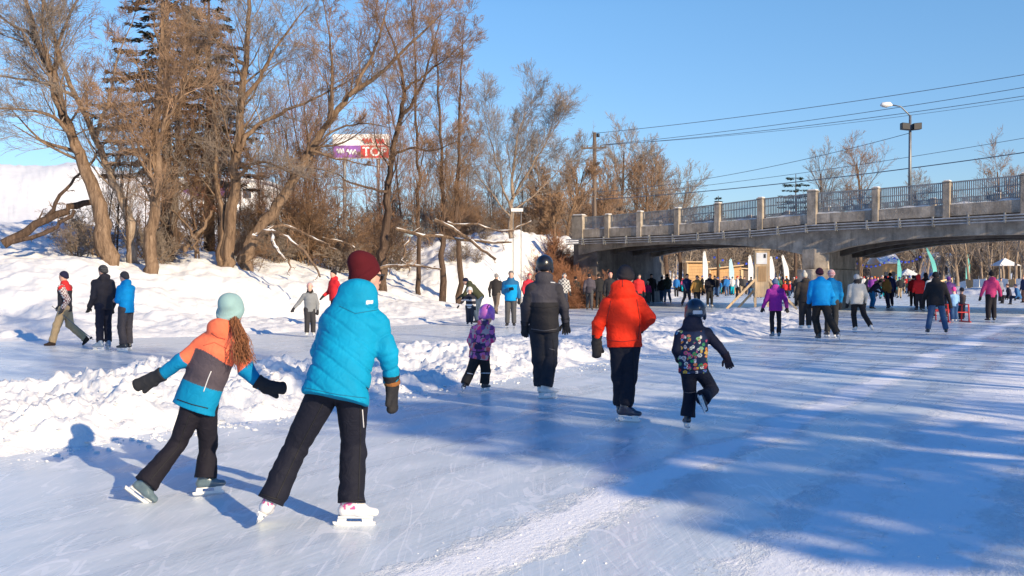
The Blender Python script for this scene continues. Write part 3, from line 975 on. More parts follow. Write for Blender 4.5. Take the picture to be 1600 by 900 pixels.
big_tree('bare_tree', 6, 37.0, [
    ([(385, 395), (415, 345), (450, 300), (472, 258), (492, 225), (515, 190), (545, 150), (590, 118), (640, 70), (690, 22)], .30, .07, 14, 3.8, .3, .05),
    ([(492, 225), (530, 203), (570, 192), (610, 200)], .08, .03, 4, 1.2, .2, -.3),
    ([(515, 190), (520, 120), (515, 60), (505, 0)], .11, .035, 10, 2.6, .15, .3),
    ([(545, 150), (580, 90), (600, 30), (610, -20)], .10, .03, 10, 2.6, .15, .3),
    ([(472, 258), (430, 262), (390, 255)], .07, .03, 6, 1.6, .2, -.3),
    ([(485, 235), (540, 250), (600, 262)], .07, .03, 3, 1.0, .2, -.3)],
    'long bare tree leaning far right over the bank', bark='bark')
big_tree('bare_tree', 7, 42.0, [
    ([(597, 410), (603, 360), (606, 300), (612, 245), (624, 190), (632, 140), (622, 90), (600, 30)], .26, .07, 12, 3.4, .3, .05),
    ([(624, 190), (655, 140), (675, 80), (690, 20)], .10, .03, 9, 2.6, .15, .2),
    ([(632, 140), (660, 120), (700, 90), (740, 50)], .08, .03, 8, 2.2, .15, .3),
    ([(606, 300), (560, 290), (520, 270), (480, 262)], .08, .03, 8, 2.0, .2, -.4),
    ([(612, 245), (640, 232), (680, 235), (720, 218)], .08, .03, 7, 2.0, .2, -.2)],
    'dark twisted bare tree standing right of the leaning one', bark='bark_dark')
TALL = dict(BIG, up=[.1, .12, .1, .06, .04], ang=[.6, .6, .6, .6])
big_tree('bare_tree', 8, 45.0, [
    ([(690, 400), (692, 340), (690, 270), (686, 190), (684, 110), (680, 50)], .19, .04, 20, 2.2, .2, .05)],
    'slim straight bare tree, left one of the tall pair near the middle', bark='bark_dark', cfg=TALL)
big_tree('bare_tree', 9, 45.6, [
    ([(718, 400), (715, 330), (716, 250), (718, 170), (722, 90), (726, 25)], .18, .035, 22, 2.2, .2, .05)],
    'slim straight bare tree, right one of the tall pair near the middle', bark='bark_dark', cfg=TALL)
big_tree('bare_tree', 10, 45.0, [
    ([(655, 395), (654, 300), (650, 210), (650, 120), (645, 30), (640, -20)], .15, .04, 20, 2.4, .2, .05)],
    'slender straight bare tree between the twisted tree and the tall pair', bark='bark_dark', cfg=TALL)
big_tree('bare_tree', 11, 53.0, [
    ([(800, 372), (800, 320), (802, 265), (812, 200), (830, 160)], .17, .02, 16, 2.6, .25, .05),
    ([(800, 330), (780, 270), (765, 215), (752, 160)], .09, .02, 14, 2.4, .2, .1),
    ([(801, 310), (830, 260), (858, 215), (880, 180)], .09, .02, 14, 2.4, .2, -.1),
    ([(800, 340), (765, 300), (740, 265), (718, 235)], .07, .02, 11, 2.1, .2, .2),
    ([(801, 330), (845, 295), (880, 260), (905, 235)], .07, .02, 11, 2.1, .2, .2)],
    'round spreading bare tree with fine fan shaped crown left of the bridge', bark='bark_pale', twig='twig_grey', cfg=FAN)

# trees farther off, behind the road and the bridge
SMALL = dict(seg=[7, 5, 4, 3, 3], wig=[.07, .10, .11, .11, .12], up=[.06, .11, .08, .06, .04], n=[18, 9, 6, 4], t0=[.2, .2, .15, .1], ang=[.7, .6, .55, .55], ratio=[.46, .62, .64, .62], rr=.5, rmin=.009)
def free_tree(name, seed, px, ytop, D, label, bark='bark', twig='twig', group=None, lean=(0, 0), cfg=SMALL, base=None, r=None, cat='tree'):
    base = root_at(px, D) if base is None else np.asarray(base, float)
    top = at(px, ytop, D)[2] if ytop is not None else base[2] + 9
    H = top - base[2]
    T = Tree(seed)
    T.grow((base[0], base[1], base[2] - .2), un((lean[0], lean[1], 1)), H * .92, r or H * .016 + .04, 0, cfg)
    return make_tree(name, T, base, label, cat, M[bark], M[twig], group, split=.04)
far_specs = [
    (870, 285, 62, 'small bushy bare tree between the fan shaped tree and the pole', 'twig_tan'),
    (900, 262, 80, 'bare tree just left of the utility pole', 'twig'),
    (965, 215, 88, 'tall dark bare tree just right of the utility pole', 'twig_grey'),
    (1000, 255, 84, 'lower spreading bare tree behind the left bridge railing', 'twig'),
    (1045, 240, 90, 'rightmost bare tree of the clump behind the left railing', 'twig_grey'),
    (935, 300, 76, 'short bare tree at the foot of the utility pole', 'twig'),
    (1290, 252, 120, 'rounded bare tree behind the bridge, right of the pine', 'twig_grey'),
    (1346, 234, 118, 'pointed bare tree behind the bridge, left of the street lamp', 'twig'),
    (1575, 248, 115, 'bare tree behind the bridge at the right edge', 'twig'),
    (885, 250, 70, 'bare tree with dense crown left of the utility pole' , 'twig_tan'),
    (948, 262, 82, 'dense bare tree close behind the utility pole', 'twig_tan'),
    (985, 238, 92, 'dark dense bare tree in the clump right of the utility pole', 'twig_grey'),
    (1022, 252, 95, 'dense bare tree near the right end of the clump behind the railing', 'twig'),
    (850, 262, 66, 'bare tree rising behind the fan shaped one', 'twig_tan'),
    (1062, 276, 98, 'small bare tree at the right tip of the clump', 'twig_grey'),
    (1430, 276, 130, 'low bare tree behind the foot of the street lamp', 'twig_grey'),
]
for i, (px, yt, D, lab, tw) in enumerate(far_specs):
    free_tree('bare_tree', 40 + i, px, yt, D, lab, 'bark_dark' if tw == 'twig_grey' else 'bark', tw)

# thin saplings and scrub filling the left bank; a few kinds, copied
def copy_tree(o, loc, rz, sc, label=None, group=None):
    c = o.copy(); COL.objects.link(c)
    c.location = tuple(loc); c.rotation_euler = (0, 0, rz); c.scale = (sc, sc, sc)
    if label: c['label'] = label
    if group: c['group'] = group
    for ch in list(o.children):
        k = ch.copy(); COL.objects.link(k); k.parent = c
    return c
SAP = dict(seg=[8, 5, 4, 3], wig=[.06, .09, .12, .14], up=[.05, .12, .08, .06], n=[22, 7, 5], t0=[.12, .15, .1], ang=[.65, .55, .55], ratio=[.34, .6, .55], rr=.5, rmin=.005)
SHR = dict(seg=[5, 4, 3, 3], wig=[.14, .2, .22, .25], up=[.02, .05, .03, .02], n=[9, 6, 5], t0=[.1, .1, .1], ang=[.8, .7, .7], ratio=[.6, .6, .6], rr=.6, rmin=.005)
def sapling(seed, H, twig, label, group):
    T = Tree(seed); T.grow((0, 0, -.1), (0, 0, 1), H, .05, 0, SAP)
    return make_tree('sapling', T, (0, 0, 0), label, 'sapling', M['bark_dark'], M[twig], group, split=.02)
def shrub(seed, H, twig, label, group, n=9):
    T = Tree(seed); rng = T.rng
    for k in range(n):
        a = rng.uniform(0, 6.28); s = rng.uniform(.2, .8)
        T.grow((rng.gauss(0, .15), rng.gauss(0, .15), -.1), un((math.cos(a) * s, math.sin(a) * s, 1)), H * rng.uniform(.6, 1.1), .02, 0, SHR)
    return make_tree('shrub', T, (0, 0, 0), label, 'shrub', M['bark'], M[twig], group, split=.015)
GS = 'thin bare saplings in the thicket on the left bank'
GB = 'leafless brushwood under the trees on the left bank'
GR = 'russet brushwood beside the left end of the bridge'
saps = [sapling(61, 7.5, 'twig', 'thin bare sapling with brown twigs in the thicket behind the big trees', GS),
        sapling(62, 6.5, 'twig_grey', 'thin bare sapling with grey twigs in the thicket behind the big trees', GS),
        sapling(63, 9.0, 'twig_red', 'tall thin bare sapling with russet twigs in the thicket', GS)]
shrs = [shrub(71, 2.2, 'twig', 'brown leafless bush in the snow under the big trees', GB),
        shrub(72, 1.7, 'twig_grey', 'greyish leafless bush in the snow under the big trees', GB),
        shrub(73, 2.0, 'twig_red', 'russet leafless bush on the slope beside the bridge', GR, 14)]
rng = random.Random(19)
used = {}
def shore_off(px, off):
    ys = np.linspace(18, 80, 400); xs = (px - 800) / FPX * ys
    d = seg_dist(xs, ys, LEFT_SHORE)[0]
    k = np.argmax(d > off)
    return ys[k] if d[k] > off else 60.0 + off * .5
def place(proto, px, off, sc):
    p = root_at(px, shore_off(px, off))
    if proto.name not in used:
        used[proto.name] = 1
        proto.location = tuple(p); proto.scale = (sc, sc, sc); return proto
    return copy_tree(proto, p, rng.uniform(0, 6.28), sc)
for k in range(100):
    px = rng.uniform(130, 860); D = rng.uniform(9.5, 24)
    if 495 < px < 625 and rng.random() < .7: continue
    if px < 330:
        D = rng.uniform(9.5, 14)
        if rng.random() < .5: continue
    place(rng.choice(saps), px, D, rng.uniform(.6, 1.15) * (.75 if px > 740 or px < 230 else 1))
for k in range(84):
    px = rng.uniform(20, 865); D = rng.uniform(7.6, 15)
    if px < 420 and rng.random() < .62: continue
    place(rng.choice(shrs[:2]), px, D, rng.uniform(.6, 1.5))
for k in range(40):
    px = rng.uniform(848, 932); D = rng.uniform(49, 56)
    p = root_at(px, D)
    if k == 0: shrs[2].location = tuple(p); shrs[2].scale = (.6,) * 3
    else: copy_tree(shrs[2], p, rng.uniform(0, 6.28), rng.uniform(.4, .85))

for k in range(16):
    px = rng.uniform(862, 905); D = rng.uniform(54.5, 59)
    p = root_at(px, D)
    copy_tree(shrs[2], p, rng.uniform(0, 6.28), rng.uniform(.5, .95))
for k in range(34):
    px = rng.uniform(700, 872); D = rng.uniform(4.0, 9.0)
    p = root_at(px, shore_off(px, D))
    copy_tree(shrs[k % 2], p, rng.uniform(0, 6.28), rng.uniform(.3, .75))
# fallen and broken limbs lying over the bank, some loaded with snow
def fallen(seed, D, lines, label, snow=True, bark='bark'):
    T = Tree(seed)
    cfg = dict(BIG, seg=[5, 5, 4, 3], n=[5, 4, 4], up=[-.02, -.05, -.03, 0], ratio=[.5, .5, .5], rr=.45, minz=-.7, wig=[.1, .2, .25, .3], rmin=.006)
    base = None
    snowch = []
    for (pix, r0, r1, nch, ll) in lines:
        pts = [wp(px, py, D + dd) for px, py, dd in pix]
        if base is None: base = V(pts[0][0], pts[0][1], pts[0][2])
        T.limb(pts, r0, r1, cfg, nch, ll, .15)
        if snow:
            ch = T.chains[-1] if nch == 0 else None
    big = [c for c in T.chains if c[1][0] > .035]
    root = make_tree('fallen_limb', T, base, label, 'fallen limb', M[bark], M['twig'], None, split=.03)
    if snow:
        sn = [([(p[0], p[1], p[2] + r * .62) for p, r in zip(c[0], c[1])], [r * .78 * (.6 + .4 * math.sin(p[0] * 9 + p[2] * 5)) for p, r in zip(c[0], c[1])], 0) for c in big]
        v, f = chains_mesh(sn, lambda r, l: 6)
        link('snow_cover', mesh_from(v - np.asarray(base, np.float32), f, 'snow_cover'), M['snow'], root)
    return root
fallen(81, 34.5, [([(5, 382, 0), (60, 352, .3), (110, 325, .5), (140, 315, .6)], .16, .10, 5, 1.2), ([(62, 350, .3), (95, 305, .2), (125, 270, .4)], .08, .04, 5, 1.0), ([(20, 378, -.6), (70, 362, -.4), (120, 330, 0)], .09, .07, 4, 1.0)], 'fallen dark limbs propped against the leftmost leaning tree', False, 'bark_dark')
fallen(82, 35.6, [([(395, 370, 0), (420, 362, -.4), (450, 372, -1.0), (480, 400, -1.4), (500, 432, -1.8)], .10, .03, 8, 1.1), ([(425, 362, -.4), (428, 385, -.8), (445, 405, -1.1)], .09, .05, 3, .8), ([(400, 368, 0), (440, 352, .2), (490, 372, 0), (525, 392, -.4)], .07, .03, 6, .9), ([(452, 405, -1), (452, 430, -1.4)], .04, .02, 2, .5)], 'snow laden broken limbs drooping at the foot of the right leaning tree')
fallen(83, 41.0, [([(620, 358, .4), (650, 366, .2), (700, 372, 0), (760, 378, -.3), (800, 378, -.5)], .10, .04, 8, 1.3), ([(680, 345, .2), (715, 362, -.2), (745, 385, -.6), (775, 405, -1)], .10, .05, 6, 1.1), ([(700, 348, .4), (750, 352, .2), (790, 362, 0), (830, 345, .3)], .06, .025, 7, 1.1), ([(640, 370, 0), (630, 400, -.7), (640, 430, -1.4)], .05, .02, 4, .8)], 'snow laden fallen limbs in front of the tall slim pair of trees')
fallen(84, 36.2, [([(290, 392, 0), (300, 372, .2), (320, 352, .5), (332, 330, .8)], .09, .05, 5, 1.1), ([(310, 395, -.4), (296, 360, 0), (270, 330, .3)], .06, .03, 4, .9)], 'tangled broken limbs between the thick trunk and the massive forked tree', False, 'bark')
fallen(85, 40.5, [([(590, 420, -1), (640, 414, -1.2), (690, 420, -1.6)], .07, .03, 6, .9), ([(560, 400, -.5), (540, 380, 0), (505, 372, .3)], .06, .03, 5, .9)], 'low dead limbs lying on the snow beneath the twisted tree', True, 'bark')

# ---- conifers
def conifer(name, seed, base, H, R, label, mat='needles', dens=1.0, droop=.25, gap=1.0, start=.12, cat='tree', power=.85):
    rng = random.Random(seed)
    root = empty(name, base, label, cat)
    tr = [([(0, 0, H * i / 8) for i in range(9)], [max(.03, H * .018 * (1 - i / 8.6)) for i in range(9)], 0)]
    limbs = []; V_ = []; 
    z = H * start
    while z < H * .985:
        f = 1 - (z / H)
        n = rng.randint(4, 6)
        a0 = rng.uniform(0, 6.28)
        for k in range(n):
            a = a0 + k * 6.283 / n + rng.gauss(0, .15)
            L = R * (f ** power) * rng.uniform(.7, 1.1) + .15
            pts = []
            for i in range(6):
                s = i / 5
                pts.append((math.cos(a) * L * s, math.sin(a) * L * s, z - droop * L * s + droop * .5 * L * s * s))
            limbs.append((pts, [max(.008, .03 * f + .012) * (1 - .8 * i / 5) for i in range(6)], 1))
            m = int(L * 62 * dens) + 6
            for j in range(m):
                s = rng.uniform(.12, 1.0) ** .8
                i = min(int(s * 5), 4); u = s * 5 - i
                p = [pts[i][q] + (pts[i + 1][q] - pts[i][q]) * u for q in range(3)]
                w = .28 * L * (1.15 - s) * rng.uniform(-1, 1)
                px_, py_ = p[0] - math.sin(a) * w, p[1] + math.cos(a) * w
                V_.append((px_, py_, p[2] - abs(w) * .15 - rng.random() * .12, a + rng.uniform(-1.1, 1.1), rng.uniform(.16, .34), rng.uniform(-.5, .1)))
        z += gap * H * .032 * rng.uniform(.7, 1.3)
    v, f = chains_mesh(tr, lambda r, l: 10); link('trunk', mesh_from(v, f, 'trunk'), M['bark_dark'], root)
    v, f = chains_mesh(limbs, lambda r, l: 4)
    A = np.array(V_)
    n = len(A)
    d = np.stack([np.cos(A[:, 3]), np.sin(A[:, 3]), A[:, 5]], -1) * A[:, 4:5]
    s = np.stack([-np.sin(A[:, 3]), np.cos(A[:, 3]), np.random.RandomState(seed).uniform(-.6, .6, n)], -1) * A[:, 4:5] * .22
    c = A[:, :3]
    q = np.stack([c - s * .4, c + d * .5 - s, c + d, c + d * .5 + s], 1).reshape(-1, 3)
    v2 = np.concatenate([v, q]); f2 = np.concatenate([f, np.arange(4 * n).reshape(n, 4) + len(v)])
    me = mesh_from(v2, f2, 'crown', False); link('crown', me, M[mat], root)
    return root
pb = root_at(262, 44)
conifer('spruce_tree', 91, pb, 14.5, 3.7, 'tall dark brown green spruce behind the bare trees on the left', 'needles_brown', 1.1, .3, 1.15, .25, power=.5)
pb = root_at(328, 47)
conifer('spruce_tree', 92, pb, 13.5, 2.6, 'second dark spruce just right of the tall one behind the bare trees', 'needles_brown', 1.2, .22, 1.4, .25, power=.5)
pb = root_at(1243, 104)
conifer('pine_tree', 93, pb, at(1243, 272, 104)[2] - pb[2], 2.6, 'dark green pine standing beyond the bridge left of the bare trees', 'needles', .8, -.1, 1.8, .62, power=.3)
pb = root_at(1122, 96)
conifer('pine_tree', 94, pb, at(1122, 306, 96)[2] - pb[2], 1.0, 'small dark pine top showing above the middle of the railing', 'needles', .9, 0, 1.2, .6)

# ---- beyond the right bank, out of the picture: the trees whose shadows fall across the ice
for i_, (x_, y_, h_, r_, lab_) in enumerate([(15.6, -7.1, 10.5, 3.8, 'dense dark spruce on the right bank, tallest of three throwing the broad shadow'), (15.9, -4.8, 9.0, 3.5, 'dense dark spruce on the right bank, middle one of three'), (16.9, -3.9, 8.0, 3.4, 'dense dark spruce on the right bank, lowest of three')]):
    conifer('spruce_tree', 95 + i_, V(x_, y_, hz(x_, y_)), h_ + .0, r_, lab_, 'needles', (1.4, .35, .7)[i_], .2, (.8, 1.3, 1.1)[i_], .04, power=.85)
shade_trees = [(17.5, 3.0, 10), (19.0, 6.5, 8), (20.5, 8.6, 11), (22.0, 12.5, 9), (24.5, 15.0, 12), (26.5, 19.0, 10), (28.5, 22.5, 12), (31.5, 27.0, 11), (33, 33, 10), (16.2, -.5, 7), (18.2, 4.6, 9), (21.5, 10.4, 10), (23, 14, 11), (25.5, 17, 9), (30, 24.5, 11), (15.5, 1.2, 6), (13.2, .2, 14)]
shp = []
for i, (x, y, H) in enumerate(shade_trees):
    if i < 3:
        T = Tree(300 + i)
        T.grow((0, 0, -.2), (0, 0, 1), 10, .17, 0, dict(SMALL, n=[12, 6, 5, 4]))
        o = make_tree('bare_tree', T, (0, 0, 0), 'bare tree on the right bank throwing a long shadow stripe', 'tree', M['bark'], M['twig'], 'bare trees along the right bank', split=.04)
        o.location = (x, y, hz(x, y)); o.scale = (H / 10,) * 3; shp.append(o)
    else:
        copy_tree(shp[i % 3], (x, y, hz(x, y)), i * 1.3, H / 10)

# ---- the far-off wood closing the canal
def far_wood():
    rs = random.Random(5)
    chains = []
    cfg = dict(seg=[4, 3, 2], wig=[.06, .2, .25], up=[.05, .12, .05], n=[22, 8], t0=[.12, .1], ang=[.7, .7], ratio=[.42, .55], rr=.6, rmin=.03)
    protos = []
    for k in range(7):
        T = Tree(500 + k); T.grow((0, 0, -.3), (0, 0, 1), 9, .2, 0, cfg); protos.append(T.chains)
    V_, F_ = [], []; base = 0
    pm = [chains_mesh(c, lambda r, l: 3 if r < .1 else 4) for c in protos]
    for k in range(900):
        px = rs.uniform(880, 1700); D = rs.uniform(118, 190)
        if 1130 < px < 1440 and D < 150: D = rs.uniform(150, 195)
        x = (px - 800) / FPX * D
        z = hz(x, D)
        if z < .3: continue
        v, f = rs.choice(pm)
        a = rs.uniform(0, 6.28); s = rs.uniform(.55, .95)
        c, sn = math.cos(a) * s, math.sin(a) * s
        vv = np.stack([v[:, 0] * c - v[:, 1] * sn + x, v[:, 0] * sn + v[:, 1] * c + D, v[:, 2] * s + z], -1)
        V_.append(vv); F_.append(f + base); base += len(vv)
    return mesh_from(np.concatenate(V_), np.concatenate(F_), 'distant_woods')
tag(link('distant_woods', far_wood(), M['twig_grey']), 'far off leafless brown wood closing the view beyond the bridge', 'woods', None, 'stuff')
# ------------------------------------------------------------------ people: smooth bodies and clothes from blended round shapes
class Cone:
    """tapered round limb from a to b; radii may be (across, deep); optional flat ends"""
    def __init__(self, a, b, ra, rb, side=None, ca=False, cb=False, fold=0.0, ff=(14, 5), quilt=0.0, qs=.09, qd=0.0, tag=0, seed=0):
        self.a = np.asarray(a, float); self.b = np.asarray(b, float)
        self.ra = ra if hasattr(ra, '__len__') else (ra, ra); self.rb = rb if hasattr(rb, '__len__') else (rb, rb)
        d = self.b - self.a; self.L = max(1e-5, np.linalg.norm(d)); self.ax = d / self.L
        s = V(1, 0, 0) if side is None else np.asarray(side, float)
        s = s - self.ax * np.dot(s, self.ax)
        if np.linalg.norm(s) < 1e-3: s = np.cross(self.ax, V(0, 1, 0))
        self.s = nrm(s); self.f = np.cross(self.ax, self.s)
        self.ca = ca; self.cb = cb; self.fold = fold; self.ff = ff; self.quilt = quilt; self.qs = qs; self.qd = qd; self.tag = tag; self.seed = seed
        self.R = max(self.ra + self.rb) if isinstance(self.ra, tuple) and isinstance(self.rb, tuple) else max(max(self.ra), max(self.rb))
    def bounds(self):
        r = self.R + abs(self.fold) + abs(self.quilt)
        return np.minimum(self.a, self.b) - r, np.maximum(self.a, self.b) + r
    def local(self, P):
        q = P - self.a
        h = q @ self.ax
        return h, q @ self.s, q @ self.f
    def dist(self, P):
        h, qs, qf = self.local(P)
        t = np.clip(h / self.L, 0, 1)
        qa = h - t * self.L
        ru = self.ra[0] + (self.rb[0] - self.ra[0]) * t; rv = self.ra[1] + (self.rb[1] - self.ra[1]) * t
        rc = np.minimum(ru, rv)
        k = np.sqrt((qs / ru) ** 2 + (qf / rv) ** 2 + (qa / rc) ** 2)
        d = (k - 1) * rc
        if self.fold:
            fo = self.fold * (.45 + .9 * np.exp(-(t / .22) ** 2) + .9 * np.exp(-((t - 1) / .22) ** 2))
            d = d + fo * vnoise(h * self.ff[0] + qs * 3, qs * self.ff[1], qf * self.ff[1] + h * 2, self.seed + 3)
            d = d + fo * .5 * vnoise(h * self.ff[0] * 2.3, qs * self.ff[1] * 2.2, qf * self.ff[1] * 2.2, self.seed + 9)
        if self.quilt:
            s = h + self.qd * qs
            u_ = np.abs((s / self.qs) % 1 - .5) * 2      # 1 at the seam
            d = d + self.quilt * (np.exp(-((1 - u_) * self.qs * .5 / .009) ** 2) * .75 - .35 * (1 - u_ ** 2))
        if self.ca: d = np.maximum(d, -h)
        if self.cb: d = np.maximum(d, h - self.L)
        return d

class Ell:
    def __init__(self, c, r, s=(1, 0, 0), f=(0, 1, 0), cut=None, tag=0, fold=0.0, rib=0.0, seed=0):
        self.c = np.asarray(c, float); self.r = r
        self.s = nrm(s); f = np.asarray(f, float); f = f - self.s * np.dot(f, self.s); self.f = nrm(f); self.u = np.cross(self.s, self.f)
        self.cut = cut; self.tag = tag; self.fold = fold; self.rib = rib; self.R = max(r); self.seed = seed
    def bounds(self):
        return self.c - self.R * 1.05 - abs(self.fold), self.c + self.R * 1.05 + abs(self.fold)
    def local(self, P):
        q = P - self.c
        return q @ self.u, q @ self.s, q @ self.f
    def dist(self, P):
        qu, qs, qf = self.local(P)
        band = self.tag == 5
        d = (np.sqrt((qs / self.r[0]) ** 2 + (qf / self.r[1]) ** 2 + (qu / self.r[2]) ** 2) - 1) * min(self.r)
        if self.fold: d = d + self.fold * vnoise(qs * 12, qf * 12, qu * 16, self.seed)
        if self.rib: d = d + self.rib * np.sin(np.arctan2(qs, qf) * 46)
        if self.cut is not None:
            n, o = self.cut       # keep the part where local z (up) > o, tilted
            d = np.maximum(d, o - (qu * n[2] + qs * n[0] + qf * n[1]))
            if band: d = np.maximum(d, (qu * n[2] + qs * n[0] + qf * n[1]) - o - .052)
        return d

def smin(a, b, k):
    h = np.clip(.5 + .5 * (b - a) / k, 0, 1)
    return b + (a - b) * h - k * h * (1 - h)

def surface(prims, vox, k=.03, colfn=None, post=None, name='mesh'):
    lo = np.min([p.bounds()[0] for p in prims], axis=0) - vox * 2.5
    hi = np.max([p.bounds()[1] for p in prims], axis=0) + vox * 2.5
    n = np.maximum(3, np.ceil((hi - lo) / vox).astype(int) + 1)
    gx, gy, gz = [lo[i] + np.arange(n[i]) * vox for i in range(3)]
    F = np.full(tuple(n), 1.0, dtype=np.float32)
    for p in prims:
        a, b = p.bounds()
        m = k + vox * 2
        i0 = np.clip(np.floor((a - m - lo) / vox).astype(int), 0, n); i1 = np.clip(np.ceil((b + m - lo) / vox).astype(int) + 1, 0, n)
        X, Y, Z = np.meshgrid(gx[i0[0]:i1[0]], gy[i0[1]:i1[1]], gz[i0[2]:i1[2]], indexing='ij')
        P = np.stack([X, Y, Z], -1).reshape(-1, 3)
        d = p.dist(P).reshape(X.shape).astype(np.float32)
        sl = (slice(i0[0], i1[0]), slice(i0[1], i1[1]), slice(i0[2], i1[2]))
        F[sl] = smin(F[sl], d, k)
    if post is not None:
        X, Y, Z = np.meshgrid(gx, gy, gz, indexing='ij')
        F = post(np.stack([X, Y, Z], -1).reshape(-1, 3), F.reshape(-1)).reshape(F.shape)
    verts, quads = surface_nets(F, lo, vox)
    cols = None
    if colfn is not None and len(verts):
        best = np.full(len(verts), 1e9); idx = np.zeros(len(verts), int)
        for i, p in enumerate(prims):
            d = p.dist(verts); m = d < best; best[m] = d[m]; idx[m] = i
        cols = colfn(verts, idx, prims)
    me = mesh_from(verts, quads, name, True, cols)
    return me

def surface_nets(F, lo, vox):
    ins = F < 0
    c = [F[i:F.shape[0] - 1 + i, j:F.shape[1] - 1 + j, k:F.shape[2] - 1 + k] for i in (0, 1) for j in (0, 1) for k in (0, 1)]
    b = [x < 0 for x in c]
    s = sum(x.astype(np.int8) for x in b)
    act = (s > 0) & (s < 8)
    I = np.argwhere(act)
    vals = np.stack([x[act] for x in c], -1)
    corners = np.array([(i, j, k) for i in (0, 1) for j in (0, 1) for k in (0, 1)], float)
    acc = np.zeros((len(I), 3)); cnt = np.zeros(len(I))
    for a_, b_ in ((0, 1), (2, 3), (4, 5), (6, 7), (0, 2), (1, 3), (4, 6), (5, 7), (0, 4), (1, 5), (2, 6), (3, 7)):
        va, vb = vals[:, a_], vals[:, b_]
        m = (va < 0) != (vb < 0)
        t = np.where(m, va / np.where(m, va - vb, 1), 0)
        p = corners[a_][None] + (corners[b_] - corners[a_])[None] * t[:, None]
        acc[m] += p[m]; cnt[m] += 1
    verts = lo + (I + acc / np.maximum(cnt, 1)[:, None]) * vox
    index = np.full(act.shape, -1); index[act] = np.arange(len(I))
    quads = []
    for ax in range(3):
        A = np.moveaxis(ins, ax, 0); chg = A[:-1] != A[1:]
        inside_first = A[:-1]
        Ix = np.moveaxis(index, ax, 0)
        # grid edge at (i, j, k)->(i+1, j, k): the four cells round it
        sub = chg[:, 1:-1, 1:-1]; q = np.argwhere(sub)
        if not len(q): continue
        i, j, k = q[:, 0], q[:, 1] + 1, q[:, 2] + 1
        f = np.stack([Ix[i, j - 1, k - 1], Ix[i, j, k - 1], Ix[i, j, k], Ix[i, j - 1, k]], -1)
        fl = inside_first[i, j, k]
        if ax == 1: fl = ~fl
        f[~fl] = f[~fl][:, ::-1]
        f = f[(f >= 0).all(1)]
        quads.append(f)
    return verts, np.concatenate(quads) if quads else np.zeros((0, 4), int)

def solid(col):
    c = np.asarray(col, float)
    return lambda P, idx, prims: np.tile(c, (len(P), 1))
def by_tag(table, default):
    def fn(P, idx, prims):
        out = np.tile(np.asarray(default, float), (len(P), 1))
        tg = np.array([p.tag for p in prims])[idx]
        for k_, c in table.items():
            m = tg == k_
            out[m] = c(P[m]) if callable(c) else c
        return out
    return fn

# colours (true surface colours)
BLACK = (0.022, 0.022, 0.026); CHAR = (0.055, 0.052, 0.06); NAVY = (0.016, 0.024, 0.07); GREY = (0.16, 0.16, 0.165); DGREY = (0.07, 0.07, 0.075)
TEAL = (0.0, 0.26, 0.46); SKY = (0.01, 0.27, 0.60); RED = (0.72, 0.045, 0.02); CRIM = (0.45, 0.02, 0.025); CORAL = (0.82, 0.17, 0.085); MAROON = (0.075, 0.008, 0.013)
PURPLE = (0.30, 0.025, 0.30); PINK = (0.62, 0.07, 0.22); WHITE = (0.72, 0.70, 0.66); TAN = (0.45, 0.33, 0.19); OCHRE = (0.40, 0.22, 0.06); OLIVE = (0.05, 0.055, 0.03)
JEANS = (0.05, 0.10, 0.2); MINT = (0.26, 0.41, 0.42); SKIN = (0.62, 0.36, 0.27); BROWN = (0.13, 0.07, 0.035); ORANGE = (0.75, 0.18, 0.03); LBLUE = (0.25, 0.45, 0.70); HOT = (0.85, 0.08, 0.30)

def lerp(a, b, t): return np.asarray(a, float) + (np.asarray(b, float) - np.asarray(a, float)) * t

def head_frame(J):
    f = nrm(J['face']); u = np.asarray(J['headup'], float); u = nrm(u - f * np.dot(u, f)); s = np.cross(f, u)
    return s, f, u

